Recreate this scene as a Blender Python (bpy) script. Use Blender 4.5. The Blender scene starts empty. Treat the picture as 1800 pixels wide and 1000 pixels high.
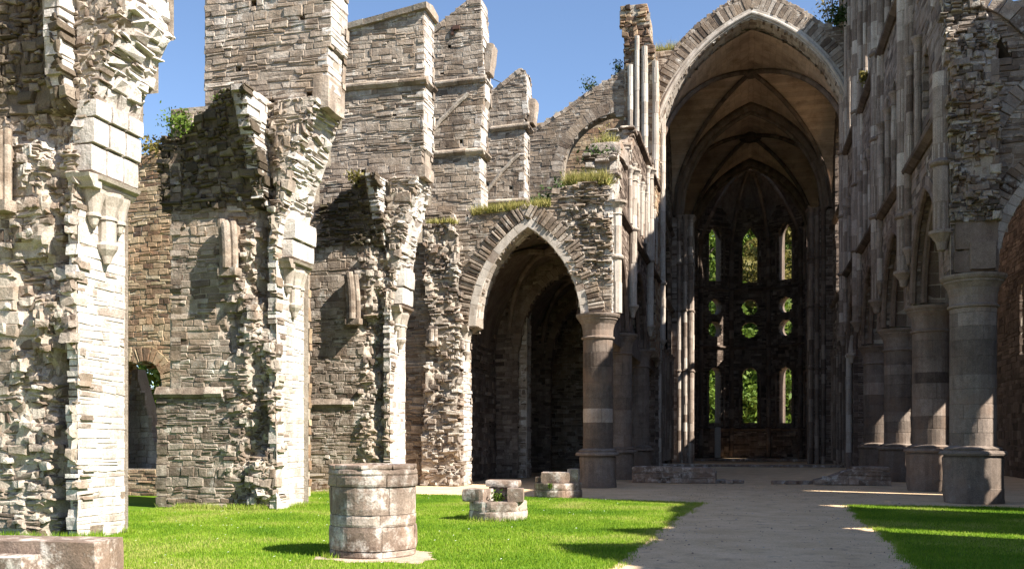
import bpy, math, random
import numpy as np
from mathutils import Vector, Matrix
from mathutils.geometry import tessellate_polygon

R = random.Random(7)
rng = np.random.default_rng(7)
C = bpy.context.scene.collection
PI = math.pi
# World axes: X runs across the nave, Y along the nave towards the choir, Z up; metres.
# ------------------------------------------------------------------ noise
def _h(ix, iy, iz):
    n = (ix * 374761393 + iy * 668265263 + iz * 1274126177) & 0xffffffff
    n = ((n ^ (n >> 13)) * 1103515245) & 0xffffffff
    return ((n ^ (n >> 16)) & 0xffff) / 65535.0

def noise3(x, y, z):
    x, y, z = np.broadcast_arrays(np.asarray(x, float), np.asarray(y, float), np.asarray(z, float))
    ix, iy, iz = np.floor(x).astype(np.int64), np.floor(y).astype(np.int64), np.floor(z).astype(np.int64)
    fx, fy, fz = x - ix, y - iy, z - iz
    fx, fy, fz = [f * f * (3 - 2 * f) for f in (fx, fy, fz)]
    r = 0
    for a in (0, 1):
        for b in (0, 1):
            for c in (0, 1):
                r = r + (fx if a else 1 - fx) * (fy if b else 1 - fy) * (fz if c else 1 - fz) * _h(ix + a, iy + b, iz + c)
    return r

def fbm(x, y, z=0.0, o=3):
    r, a, t = 0, 1.0, 0
    for k in range(o):
        r = r + a * noise3(np.asarray(x) * 2 ** k + 17 * k, np.asarray(y) * 2 ** k, np.asarray(z) + 5 * k)
        t += a; a *= .5
    return r / t

def sstep(e0, e1, x):
    t = np.clip((np.asarray(x, float) - e0) / (e1 - e0), 0, 1)
    return t * t * (3 - 2 * t)

# ------------------------------------------------------------------ mesh buffer
class Buf:
    def __init__(s):
        s.v = []; s.q = []; s.t = []; s.qt = []; s.tt = []; s.qm = []; s.tm = []; s.n = 0
    def quads(s, v, q, tone=.5, m=0):
        v = np.asarray(v, float).reshape(-1, 3); q = np.asarray(q, np.int64).reshape(-1, 4)
        s.v.append(v); s.q.append(q + s.n); s.n += len(v)
        s.qt.append(np.broadcast_to(np.asarray(tone, float), (len(q),)).copy()); s.qm.append(np.full(len(q), m))
    def tris(s, v, t, tone=.5, m=0):
        v = np.asarray(v, float).reshape(-1, 3); t = np.asarray(t, np.int64).reshape(-1, 3)
        s.v.append(v); s.t.append(t + s.n); s.n += len(v)
        s.tt.append(np.broadcast_to(np.asarray(tone, float), (len(t),)).copy()); s.tm.append(np.full(len(t), m))
    def build(s, name, mats, parent=None, smooth=False):
        me = bpy.data.meshes.new(name)
        V = np.concatenate(s.v) if s.v else np.zeros((0, 3))
        Q = np.concatenate(s.q) if s.q else np.zeros((0, 4), np.int64)
        T = np.concatenate(s.t) if s.t else np.zeros((0, 3), np.int64)
        me.vertices.add(len(V)); me.vertices.foreach_set('co', V.astype(np.float32).ravel())
        L = np.concatenate([Q.ravel(), T.ravel()])
        me.loops.add(len(L)); me.loops.foreach_set('vertex_index', L.astype(np.int32))
        st = np.concatenate([np.arange(len(Q)) * 4, len(Q) * 4 + np.arange(len(T)) * 3])
        me.polygons.add(len(st)); me.polygons.foreach_set('loop_start', st.astype(np.int32))
        tone = np.concatenate((s.qt + s.tt) or [np.zeros(0)]); mi = np.concatenate((s.qm + s.tm) or [np.zeros(0)])
        me.polygons.foreach_set('material_index', mi.astype(np.int32))
        me.polygons.foreach_set('use_smooth', np.full(len(st), smooth))
        at = me.attributes.new('tone', 'FLOAT', 'FACE'); at.data.foreach_set('value', tone.astype(np.float32))
        for m in (mats if isinstance(mats, (list, tuple)) else [mats]): me.materials.append(m)
        me.update(calc_edges=True); me.validate()
        o = bpy.data.objects.new(name, me); C.objects.link(o)
        if parent: o.parent = parent; o.matrix_parent_inverse = Matrix.Translation(-parent.location)
        return o

def thing(name, label, cat, loc=(0, 0, 0), group=None):
    o = bpy.data.objects.new(name, None); C.objects.link(o); o.location = loc
    o.empty_display_size = .3
    return tag(o, label, cat, group)
def tag(o, label=None, cat=None, group=None, kind=None):
    if label: o['label'] = label
    if cat: o['category'] = cat
    if group: o['group'] = group
    if kind: o['kind'] = kind
    return o
def copy_tree(o, loc, parent=None, dz=None):
    c = o.copy(); C.objects.link(c)
    if parent is None: c.location = loc
    else: c.parent = parent
    for ch in list(o.children): copy_tree(ch, loc, c)
    return c

# ------------------------------------------------------------------ materials
def nmat(name): 
    m = bpy.data.materials.new(name); m.use_nodes = True
    nt = m.node_tree; bs = nt.nodes['Principled BSDF']
    return m, nt, bs
def ramp(nt, fac, stops):
    n = nt.nodes.new('ShaderNodeValToRGB'); e = n.color_ramp.elements
    while len(e) < len(stops): e.new(.5)
    for i, (p, c) in enumerate(stops): e[i].position = p; e[i].color = (*c, 1)
    nt.links.new(fac, n.inputs[0]); return n.outputs[0]
def ntex(nt, co, scale, detail=4, rough=.6, typ='ShaderNodeTexNoise'):
    n = nt.nodes.new(typ); n.inputs['Scale'].default_value = scale
    if 'Detail' in n.inputs: n.inputs['Detail'].default_value = detail
    if 'Roughness' in n.inputs: n.inputs['Roughness'].default_value = rough
    nt.links.new(co, n.inputs['Vector']); return n.outputs[0]
def mix(nt, fac, a, b, mode='MIX'):
    n = nt.nodes.new('ShaderNodeMix'); n.data_type = 'RGBA'; n.blend_type = mode
    for k, v in ((0, fac), (6, a), (7, b)):
        if isinstance(v, (int, float)): n.inputs[k].default_value = v
        elif isinstance(v, tuple): n.inputs[k].default_value = (*v, 1)
        else: nt.links.new(v, n.inputs[k])
    return n.outputs[2]
def mth(nt, op, a, b=0.0):
    n = nt.nodes.new('ShaderNodeMath'); n.operation = op
    for k, v in ((0, a), (1, b)):
        if isinstance(v, (int, float)): n.inputs[k].default_value = v
        else: nt.links.new(v, n.inputs[k])
    return n.outputs[0]
def geopos(nt): return nt.nodes.new('ShaderNodeNewGeometry').outputs['Position']

def stone(name, stops, lichen=(.62, .60, .55), lich=.55, lscale=2.2, stain=(.07, .055, .045), stn=.5, moss=0.0, bump=.035, rough=.92, warm=None, fine=14.0):
    m, nt, bs = nmat(name)
    a = nt.nodes.new('ShaderNodeAttribute'); a.attribute_name = 'tone'
    p = geopos(nt)
    n_big = ntex(nt, p, .55, 4, .6); n_mid = ntex(nt, p, 5.0, 5, .65); n_f = ntex(nt, p, fine, 6, .7)
    t = mth(nt, 'ADD', a.outputs['Fac'], mth(nt, 'MULTIPLY', mth(nt, 'SUBTRACT', n_mid, .5), .55))
    t = mth(nt, 'ADD', t, mth(nt, 'MULTIPLY', mth(nt, 'SUBTRACT', n_big, .5), .5))
    col = ramp(nt, t, stops)
    # lichen and limewash remains, then dirt, in patches of their own
    lf = ramp(nt, ntex(nt, p, lscale, 7, .72), [(lich, (0, 0, 0)), (lich + .12, (1, 1, 1))])
    col = mix(nt, mth(nt, 'MULTIPLY', lf, .75), col, lichen)
    sf = ramp(nt, ntex(nt, p, 1.3, 6, .7), [(stn, (0, 0, 0)), (stn + .2, (1, 1, 1))])
    col = mix(nt, mth(nt, 'MULTIPLY', sf, .7), col, stain)
    mp = nt.nodes.new('ShaderNodeMapping'); mp.inputs['Scale'].default_value = (2.6, 2.6, .22); nt.links.new(p, mp.inputs['Vector'])
    sk = ramp(nt, ntex(nt, mp.outputs[0], 1.0, 5, .6), [(.42, (1, 1, 1)), (.66, (.52, .48, .45))])
    col = mix(nt, .6, col, sk, 'MULTIPLY')
    spk = ramp(nt, ntex(nt, p, 40, 3, .6), [(.3, (.72, .72, .72)), (.7, (1.25, 1.25, 1.25))])
    col = mix(nt, 1.0, col, spk, 'MULTIPLY')
    if warm: 
        wf = ramp(nt, ntex(nt, p, .9, 4, .6), [(.5, (0, 0, 0)), (.68, (1, 1, 1))])
        col = mix(nt, mth(nt, 'MULTIPLY', wf, .55), col, warm)
    if moss:
        g = nt.nodes.new('ShaderNodeNewGeometry'); sx = nt.nodes.new('ShaderNodeSeparateXYZ'); nt.links.new(g.outputs['Normal'], sx.inputs[0])
        mf = mth(nt, 'MULTIPLY', ramp(nt, sx.outputs[2], [(.35, (0, 0, 0)), (.75, (1, 1, 1))]), ramp(nt, ntex(nt, p, 1.7, 5, .6), [(.48, (0, 0, 0)), (.6, (1, 1, 1))]))
        col = mix(nt, mth(nt, 'MULTIPLY', mf, moss), col, (.10, .11, .025))
    nt.links.new(col, bs.inputs['Base Color']); bs.inputs['Roughness'].default_value = rough
    bs.inputs['Specular IOR Level'].default_value = .2
    hgt = mth(nt, 'ADD', mth(nt, 'MULTIPLY', n_mid, .9), mth(nt, 'MULTIPLY', n_f, .6))
    b = nt.nodes.new('ShaderNodeBump'); b.inputs['Strength'].default_value = .9; b.inputs['Distance'].default_value = bump
    nt.links.new(hgt, b.inputs['Height']); nt.links.new(b.outputs[0], bs.inputs['Normal'])
    return m

G_ = [(0, (.085, .06, .045)), (.3, (.19, .148, .115)), (.55, (.315, .26, .21)), (.8, (.43, .37, .31)), (1, (.56, .50, .435))]
M_wall = stone('schist_masonry', G_, moss=.12, lich=.56, warm=(.30, .22, .15))
M_brown = stone('brown_masonry', [(0, (.07, .048, .038)), (.3, (.195, .128, .085)), (.55, (.325, .24, .158)), (.8, (.42, .333, .222)), (1, (.50, .43, .33))], lich=.66, stn=.6, moss=.5, warm=(.32, .175, .10))
M_lime = stone('limewashed_masonry', [(0, (.23, .18, .145)), (.25, (.37, .32, .28)), (.5, (.48, .44, .40)), (.8, (.57, .535, .485)), (1, (.65, .61, .56))], lich=.50, stn=.68, lichen=(.64, .61, .57))
M_rub = stone('rubble_core', [(0, (.085, .065, .05)), (.3, (.22, .18, .15)), (.55, (.38, .33, .28)), (.8, (.50, .46, .40)), (1, (.60, .56, .50))], moss=.15, lich=.55, stn=.54, warm=(.24, .15, .095), bump=.06)
M_mort = stone('lime_mortar', [(0, (.27, .225, .18)), (1, (.50, .44, .37))], lich=.6, stn=.55, bump=.03)
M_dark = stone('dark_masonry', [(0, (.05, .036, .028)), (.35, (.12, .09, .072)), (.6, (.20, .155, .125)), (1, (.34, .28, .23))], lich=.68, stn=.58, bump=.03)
M_col = stone('blue_limestone', [(0, (.075, .057, .047)), (.4, (.168, .134, .110)), (.7, (.27, .22, .185)), (1, (.40, .34, .29))], lich=.66, stn=.56, bump=.012, fine=25, warm=(.20, .13, .09))
M_pale = stone('pale_dressed_stone', [(0, (.22, .16, .125)), (.3, (.36, .31, .26)), (.6, (.47, .42, .365)), (1, (.57, .52, .46))], lich=.66, stn=.6, bump=.012, fine=25)
M_shaft = stone('warm_shaft_stone', [(0, (.12, .085, .065)), (.35, (.24, .19, .155)), (.65, (.35, .29, .245)), (1, (.48, .42, .36))], lich=.68, stn=.56, bump=.012, fine=25)
M_rib = stone('rib_stone', [(0, (.07, .05, .04)), (.5, (.155, .115, .09)), (1, (.28, .22, .18))], lich=.72, stn=.6, bump=.012, fine=25)
M_stump = stone('weathered_drum', [(0, (.10, .07, .055)), (.4, (.22, .165, .13)), (.7, (.33, .265, .22)), (1, (.46, .40, .35))], lich=.50, lscale=3.0, stn=.50, bump=.02, fine=22, lichen=(.66, .61, .56), warm=(.30, .19, .13))

def vault_mat():
    m, nt, bs = nmat('vault_plaster'); p = geopos(nt)
    sp = nt.nodes.new('ShaderNodeSeparateXYZ'); nt.links.new(p, sp.inputs[0])
    n = ntex(nt, p, .5, 6, .65)
    col = ramp(nt, n, [(.3, (.34, .245, .185)), (.5, (.49, .37, .28)), (.7, (.58, .46, .37))])
    cmb = nt.nodes.new('ShaderNodeCombineXYZ'); nt.links.new(sp.outputs[1], cmb.inputs[0]); nt.links.new(mth(nt, 'ADD', sp.outputs[2], mth(nt, 'MULTIPLY', ntex(nt, p, 2, 3), .12)), cmb.inputs[1])
    br = nt.nodes.new('ShaderNodeTexBrick'); nt.links.new(cmb.outputs[0], br.inputs['Vector'])
    for k, v in (('Scale', 1.0), ('Mortar Size', .012), ('Brick Width', .55), ('Row Height', .2), ('Bias', 0.0)): br.inputs[k].default_value = v
    br.inputs['Color1'].default_value = (.8, .8, .8, 1); br.inputs['Color2'].default_value = (1.12, 1.1, 1.05, 1); br.inputs['Mortar'].default_value = (.78, .76, .74, 1)
    col = mix(nt, .8, col, br.outputs[0], 'MULTIPLY')
    st = ramp(nt, ntex(nt, p, 1.1, 7, .75), [(.5, (1, 1, 1)), (.72, (.45, .4, .36))])
    col = mix(nt, .8, col, st, 'MULTIPLY')
    nt.links.new(col, bs.inputs['Base Color']); bs.inputs['Roughness'].default_value = .95
    b = nt.nodes.new('ShaderNodeBump'); b.inputs['Distance'].default_value = .04; b.inputs['Strength'].default_value = .8
    nt.links.new(ntex(nt, p, 6, 6, .7), b.inputs['Height']); nt.links.new(b.outputs[0], bs.inputs['Normal'])
    return m
M_vault = vault_mat()

def ground_mat(name, stops, sc, fine, bump, rough=.95, extra=None):
    m, nt, bs = nmat(name); p = geopos(nt)
    col = ramp(nt, ntex(nt, p, sc, 6, .65), stops)
    f = ramp(nt, ntex(nt, p, fine, 4, .7), [(.3, (.72, .72, .72)), (.7, (1.25, 1.25, 1.25))])
    col = mix(nt, 1.0, col, f, 'MULTIPLY')
    if extra: 
        ef = ramp(nt, ntex(nt, p, extra[0], 5, .65), [(extra[1], (0, 0, 0)), (extra[1] + .14, (1, 1, 1))])
        col = mix(nt, mth(nt, 'MULTIPLY', ef, extra[3]), col, extra[2])
    nt.links.new(col, bs.inputs['Base Color']); bs.inputs['Roughness'].default_value = rough; bs.inputs['Specular IOR Level'].default_value = .15
    b = nt.nodes.new('ShaderNodeBump'); b.inputs['Distance'].default_value = bump; b.inputs['Strength'].default_value = .8
    nt.links.new(mth(nt, 'ADD', ntex(nt, p, fine, 5, .7), ntex(nt, p, fine * .15, 3, .6)), b.inputs['Height']); nt.links.new(b.outputs[0], bs.inputs['Normal'])
    return m
M_sand = ground_mat('sandy_gravel', [(.3, (.51, .36, .215)), (.5, (.60, .435, .27)), (.7, (.68, .505, .33))], 1.1, 42, .018, extra=(2.3, .55, (.30, .22, .155), .6))
M_lawn = ground_mat('lawn_turf', [(.3, (.065, .135, .005)), (.5, (.10, .175, .007)), (.7, (.14, .21, .01))], .6, 45, .03, extra=(.45, .62, (.20, .22, .05), .5))
M_field = ground_mat('meadow_ground', [(.35, (.03, .05, .01)), (.5, (.07, .09, .02)), (.65, (.13, .12, .04))], .5, 4, .2)

def leafmat(name, c0, c1, trans=.35, c2=None):
    m, nt, bs = nmat(name); a = nt.nodes.new('ShaderNodeAttribute'); a.attribute_name = 'tone'
    col = ramp(nt, a.outputs['Fac'], [(0, c0), (1, c1)] if c2 is None else [(0, c0), (.62, c1), (.86, c2), (1, c2)])
    nt.links.new(col, bs.inputs['Base Color']); bs.inputs['Roughness'].default_value = .6; bs.inputs['Specular IOR Level'].default_value = .25
    tr = nt.nodes.new('ShaderNodeBsdfTranslucent'); nt.links.new(col, tr.inputs[0])
    mx = nt.nodes.new('ShaderNodeMixShader'); mx.inputs[0].default_value = trans
    nt.links.new(bs.outputs[0], mx.inputs[1]); nt.links.new(tr.outputs[0], mx.inputs[2])
    nt.links.new(mx.outputs[0], nt.nodes['Material Output'].inputs[0])
    return m
M_grass = leafmat('grass_blade', (.085, .185, .008), (.23, .345, .022), .35, (.34, .35, .09))
M_dry = leafmat('dry_grass', (.16, .17, .03), (.42, .36, .13), .3)
M_leafG = leafmat('green_leaf', (.045, .09, .012), (.16, .23, .03), .35)
M_leafD = leafmat('dark_ivy_leaf', (.02, .045, .01), (.06, .095, .02), .25)
M_leafO = leafmat('olive_leaf', (.09, .085, .02), (.23, .19, .05), .35)
def plain(name, c, rough=.8, metal=0):
    m, nt, bs = nmat(name); p = geopos(nt)
    col = ramp(nt, ntex(nt, p, 6, 5, .65), [(.3, tuple(x * .7 for x in c)), (.7, tuple(x * 1.2 for x in c))])
    nt.links.new(col, bs.inputs['Base Color']); bs.inputs['Roughness'].default_value = rough; bs.inputs['Metallic'].default_value = metal
    return m
M_bark = plain('bark', (.10, .075, .05)); M_iron = plain('rusty_iron', (.09, .045, .03), .7, .3); M_daisy = plain('daisy_white', (.8, .8, .75)); M_cable = plain('steel_cable', (.08, .08, .09), .5, .6)

# ------------------------------------------------------------------ mappings (u, v, d) -> xyz
def MS(s0):                      # wall face towards the viewer end of the nave (normal -Y), u = X
    return lambda u, v, d: np.stack([u, s0 - d, v], -1)
def MA(a0, sg):                  # wall face along the nave, u = Y, normal sg*X
    return lambda u, v, d: np.stack([a0 + sg * d, u, v], -1)
def MP(o, U, N):                 # any upright plane
    o, U, N = map(np.array, (o, U, N))
    return lambda u, v, d: o + np.multiply.outer(u, U) + np.multiply.outer(v, np.array([0, 0, 1.])) + np.multiply.outer(d, N)
def MC(cx, cy, r):               # round drum
    return lambda u, v, d: np.stack([cx + (r + d) * np.cos(u / r), cy + (r + d) * np.sin(u / r), v], -1)
def poly_at(pts):
    P = np.array(pts, float); seg = np.linalg.norm(np.diff(P, axis=0), axis=1); cum = np.concatenate([[0], np.cumsum(seg)])
    def f(v):
        return np.interp(v, cum, P[:, 0]), np.interp(v, cum, P[:, 1])
    return f, cum[-1]
def MR(pts, flip=1):             # ribbon: profile (x, z) swept along Y; u = Y, v = arc length; normal to the right of travel
    f, L = poly_at(pts)
    def g(u, v, d):
        x, z = f(v); x2, z2 = f(np.asarray(v) + .15); x1, z1 = f(np.asarray(v) - .15)
        tx, tz = x2 - x1, z2 - z1; n = np.sqrt(tx * tx + tz * tz) + 1e-9
        return np.stack([x + flip * d * tz / n, u, z - flip * d * tx / n], -1)
    return g, L
def MRy(pts, flip=1):            # ribbon: profile (y, z) swept along X; u = X
    f, L = poly_at(pts)
    def g(u, v, d):
        x, z = f(v); x2, z2 = f(np.asarray(v) + .15); x1, z1 = f(np.asarray(v) - .15)
        tx, tz = x2 - x1, z2 - z1; n = np.sqrt(tx * tx + tz * tz) + 1e-9
        return np.stack([u, x + flip * d * tz / n, z - flip * d * tx / n], -1)
    return g, L

def rows_of(loops, v):
    xs = []
    for lp in loops:
        n = len(lp)
        for i in range(n):
            (x0, y0), (x1, y1) = lp[i], lp[(i + 1) % n]
            if (y0 > v) != (y1 > v): xs.append(x0 + (v - y0) / (y1 - y0) * (x1 - x0))
    xs.sort(); return list(zip(xs[::2], xs[1::2]))
def rect(u0, v0, u1, v1): return [(u0, v0), (u1, v0), (u1, v1), (u0, v1)]
def inside(loops, U, V):
    r = np.zeros(U.shape, bool)
    for lp in loops:
        n = len(lp)
        for i in range(n):
            (x0, y0), (x1, y1) = lp[i], lp[(i + 1) % n]
            if y0 == y1: continue
            c = ((y0 > V) != (y1 > V)) & (U < x0 + (V - y0) / (y1 - y0) * (x1 - x0))
            r ^= c
    return r

def lay(B, M, loops, rh=(.07, .19), rw=(.13, .5), p=(0, .020), gap=.006, jit=.011, back=.22, rag=(.06, .02), dfn=None, jfn=None,
        tone=(.5, .17), m=0, bm=None, cell=.25, rec=.009, warp=.04, bev=.012, split=.15, drop=0.0, bias=None, sub=None, lump=.07):
    """courses of separate stones over the area of the loops, each stone a bevelled block of its own tone"""
    S = []
    vs = [q[1] for lp in loops for q in lp]; v = min(vs); v1 = max(vs); kh = kw = 1.0
    while v < v1 - .02:
        if R.random() < .14: kh, kw = R.uniform(.65, 1.4), R.uniform(.7, 1.35)
        h = R.uniform(*rh) * kh if R.random() > .12 else R.uniform(rh[0], rh[1]) * 1.35
        if v + h > v1 - rh[0] * .6: h = v1 - v
        for (a, b) in rows_of(loops, v + h * .5):
            u = a - R.uniform(-rag[1], rag[0]); e = b + R.uniform(-rag[1], rag[0])
            while u < e - .01:
                w = R.uniform(*rw) * kw
                if R.random() < .1: w *= 1.6
                if u + w > e - rw[0] * .6: w = e - u
                if R.random() < split and h > rh[0] * 1.4:
                    k = R.uniform(.35, .65) * h
                    S.append((u, u + w, v, v + k)); S.append((u, u + w, v + k, v + h))
                elif R.random() >= drop: S.append((u, u + w, v, v + h))
                u += w
        v += h
    if not S: return
    if sub:
        S2 = []
        for (a, e, c, f) in S:
            if e - a > .16 and R.random() < float(sub(np.array((a + e) / 2), np.array((c + f) / 2))):
                k = a + (e - a) * R.uniform(.35, .65)
                for (a_, e_) in ((a, k), (k, e)):
                    if f - c > .11 and R.random() < .55:
                        q = c + (f - c) * R.uniform(.35, .65); S2 += [(a_, e_, c, q), (a_, e_, q, f)]
                    else: S2.append((a_, e_, c, f))
            else: S2.append((a, e, c, f))
        S = S2
    S = np.array(S); N = len(S)
    uc, vc = (S[:, 0] + S[:, 1]) / 2, (S[:, 2] + S[:, 3]) / 2
    d0 = dfn(uc, vc) if dfn else np.zeros(N)
    jf = jfn(uc, vc) if jfn else np.ones(N)
    pr = rng.uniform(p[0], p[1], N) * jf + d0
    w_, h_ = S[:, 1] - S[:, 0], S[:, 3] - S[:, 2]
    g = np.minimum(gap, np.minimum(w_, h_) * .2)
    bv = np.minimum(bev * np.minimum(jf, 2.2), np.minimum(w_, h_) * .3)
    cu = np.stack([S[:, 0] + g, S[:, 1] - g, S[:, 1] - g, S[:, 0] + g], 1); cv = np.stack([S[:, 2] + g, S[:, 2] + g, S[:, 3] - g, S[:, 3] - g], 1)
    jm = jit * np.minimum(jf, 2.5)
    cu += rng.normal(0, 1, cu.shape) * np.minimum(jm, w_ * .15)[:, None]; cv += rng.normal(0, 1, cv.shape) * np.minimum(jm, h_ * .15)[:, None]
    su, sv = np.array([1, -1, -1, 1]), np.array([1, 1, -1, -1])
    fu, fv = cu + su * bv[:, None] * rng.uniform(.6, 1.5, cu.shape), cv + sv * bv[:, None] * rng.uniform(.6, 1.5, cv.shape)
    tilt = rng.normal(0, 1, (N, 4)) * (.006 * np.minimum(jf, 5))[:, None]
    fd = pr[:, None] + tilt
    md = pr[:, None] - bv[:, None] * rng.uniform(.7, 1.6, fd.shape) + tilt * .6
    bd = np.repeat((pr - back)[:, None], 4, 1)
    U = np.concatenate([fu, cu, cu], 1); V = np.concatenate([fv, cv, cv], 1); D = np.concatenate([fd, md, bd], 1)
    if warp: V = V + warp * (noise3(U * 1.5, V * 1.1, 3.3) - .5) * 2
    X = M(U.ravel(), V.ravel(), D.ravel())
    k = np.array([[0, 1, 2, 3], [4, 5, 1, 0], [5, 6, 2, 1], [6, 7, 3, 2], [7, 4, 0, 3], [8, 9, 5, 4], [9, 10, 6, 5], [10, 11, 7, 6], [11, 8, 4, 7]])
    Q = (np.arange(N)[:, None, None] * 12 + k[None]).reshape(-1, 4)
    tn = np.clip(rng.normal(tone[0], tone[1], N) + (bias(uc, vc) if bias else 0), 0, 1)
    B.quads(X, Q, np.repeat(tn, 9), m)
    if bm is not None:
        us = [q[0] for lp in loops for q in lp]; u0, u1 = min(us), max(us); vv0 = min(vs)
        nu, nv = max(1, int((u1 - u0) / cell)), max(1, int((v1 - vv0) / cell))
        gu, gv = np.meshgrid(np.linspace(u0, u1, nu + 1), np.linspace(vv0, v1, nv + 1))
        ok = inside(loops, (gu[:-1, :-1] + gu[1:, 1:]) / 2, (gv[:-1, :-1] + gv[1:, 1:]) / 2)
        gd = (dfn(gu, gv) if dfn else 0 * gu) - rec
        if sub: gd = gd + lump * np.clip(sub(gu, gv), 0, 1) * (fbm(gu * 5.5, gv * 6.5, 2.2) - .42)
        X = M(gu.ravel(), gv.ravel(), gd.ravel()); ii = np.arange(gu.size).reshape(gu.shape)
        Q = np.stack([ii[:-1, :-1], ii[:-1, 1:], ii[1:, 1:], ii[1:, :-1]], -1)[ok]
        B.quads(X, Q, .5, bm)

def prism(B, M, loops, d0, d1, tone=.5, m=0):
    """solid slab between depths d0 and d1 with the outline and holes of the loops"""
    pts = [q for lp in loops for q in lp]; n = len(pts)
    tri = tessellate_polygon([[Vector((x, y, 0)) for x, y in lp] for lp in loops])
    U = np.array([q[0] for q in pts], float); V = np.array([q[1] for q in pts], float)
    X = np.concatenate([M(U, V, np.full(n, float(d0))), M(U, V, np.full(n, float(d1)))])
    T = [t for t in tri] + [(t[0] + n, t[2] + n, t[1] + n) for t in tri]
    B.tris(X, T, tone, m)
    k = 0; Q = []
    for lp in loops:
        c = len(lp)
        for i in range(c): Q.append((k + i, k + (i + 1) % c, n + k + (i + 1) % c, n + k + i))
        k += c
    B.quads(X, Q, tone, m)

def rock(B, c, size, n=4, amp=.04, f=3.0, tone=.5, m=0, rot=0.0, seed=0.0, taper=1.0, tilt=0.0):
    """a worn block: subdivided box pushed about by noise"""
    faces = []; verts = {}; V = []
    def vid(p):
        k = tuple(round(x, 5) for x in p)
        if k not in verts: verts[k] = len(V); V.append(p)
        return verts[k]
    t = np.linspace(-1, 1, n + 1)
    for ax in range(3):
        for sg in (-1, 1):
            for i in range(n):
                for j in range(n):
                    q = []
                    for (x, y) in ((i, j), (i + 1, j), (i + 1, j + 1), (i, j + 1)):
                        p = [0, 0, 0]; p[ax] = sg; p[(ax + 1) % 3] = t[x]; p[(ax + 2) % 3] = t[y]; q.append(vid(tuple(p)))
                    faces.append(q if sg > 0 else q[::-1])
    V = np.array(V, float)
    nrm = np.linalg.norm(V, axis=1, keepdims=True)
    rnd = V * (1 - (.10 if n < 10 else .025) * np.clip(nrm - 1, 0, 1))
    P = rnd * np.array(size) / 2
    P[:, :2] *= (1 + (taper - 1) * (V[:, 2:3] + 1) / 2)
    for k in range(3):
        P[:, k] += amp * (fbm(P[:, 0] * f + 9 * k + seed, P[:, 1] * f + seed, P[:, 2] * f + seed, 3) - .5) * 2
    ct, st = math.cos(tilt), math.sin(tilt); P = np.stack([P[:, 0] * ct - P[:, 2] * st, P[:, 1], P[:, 0] * st + P[:, 2] * ct], -1)
    cr, sr = math.cos(rot), math.sin(rot); P = np.stack([P[:, 0] * cr - P[:, 1] * sr, P[:, 0] * sr + P[:, 1] * cr, P[:, 2]], -1)
    B.quads(P + np.array(c), faces, tone, m)

def lathe(B, cx, cy, prof, n=20, tone=.5, m=0, a0=0.0, a1=2 * PI, wob=0.0, rot=0.0):
    full = abs(a1 - a0 - 2 * PI) < 1e-6; k = n if full else n + 1
    an = a0 + (a1 - a0) * np.arange(k) / n + rot
    V = []
    for r, z in prof:
        rr = r * (1 + wob * (noise3(np.cos(an) * 2 + 5, np.sin(an) * 2 + 5, z * 3) - .5))
        V.append(np.stack([cx + rr * np.cos(an), cy + rr * np.sin(an), np.full(k, z)], -1))
    V = np.concatenate(V); Q = []
    for i in range(len(prof) - 1):
        for j in range(n):
            j2 = (j + 1) % k
            Q.append((i * k + j, i * k + j2, (i + 1) * k + j2, (i + 1) * k + j))
    B.quads(V, Q, tone, m)

def tube(B, path, r, n=8, tone=.5, m=0, up=(0, 0, 1), seg=None):
    P = np.array(path, float); T = np.gradient(P, axis=0); T /= np.linalg.norm(T, axis=1, keepdims=True) + 1e-9
    up = np.array(up, float); V = []
    rr = np.broadcast_to(np.asarray(r, float), (len(P),))
    for p, t, r_ in zip(P, T, rr):
        a = np.cross(t, up); 
        if np.linalg.norm(a) < 1e-4: a = np.cross(t, (1, 0, 0))
        a /= np.linalg.norm(a); b = np.cross(a, t)
        for k in range(n):
            w = 2 * PI * (k + .5) / n; V.append(p + r_ * (math.cos(w) * a + math.sin(w) * b))
    Q = []; tn = []
    for i in range(len(P) - 1):
        tt = tone if seg is None else min(1, max(0, tone + seg * R.gauss(0, 1)))
        for k in range(n): Q.append((i * n + k, i * n + (k + 1) % n, (i + 1) * n + (k + 1) % n, (i + 1) * n + k)); tn.append(tt)
    for e in (0, len(P) - 1):
        for k in range(0, n - 2, 2): Q.append((e * n, e * n + k + 1, e * n + k + 2, e * n + (k + 3) % n)); tn.append(tone)
    B.quads(V, Q, tn, m)

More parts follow.
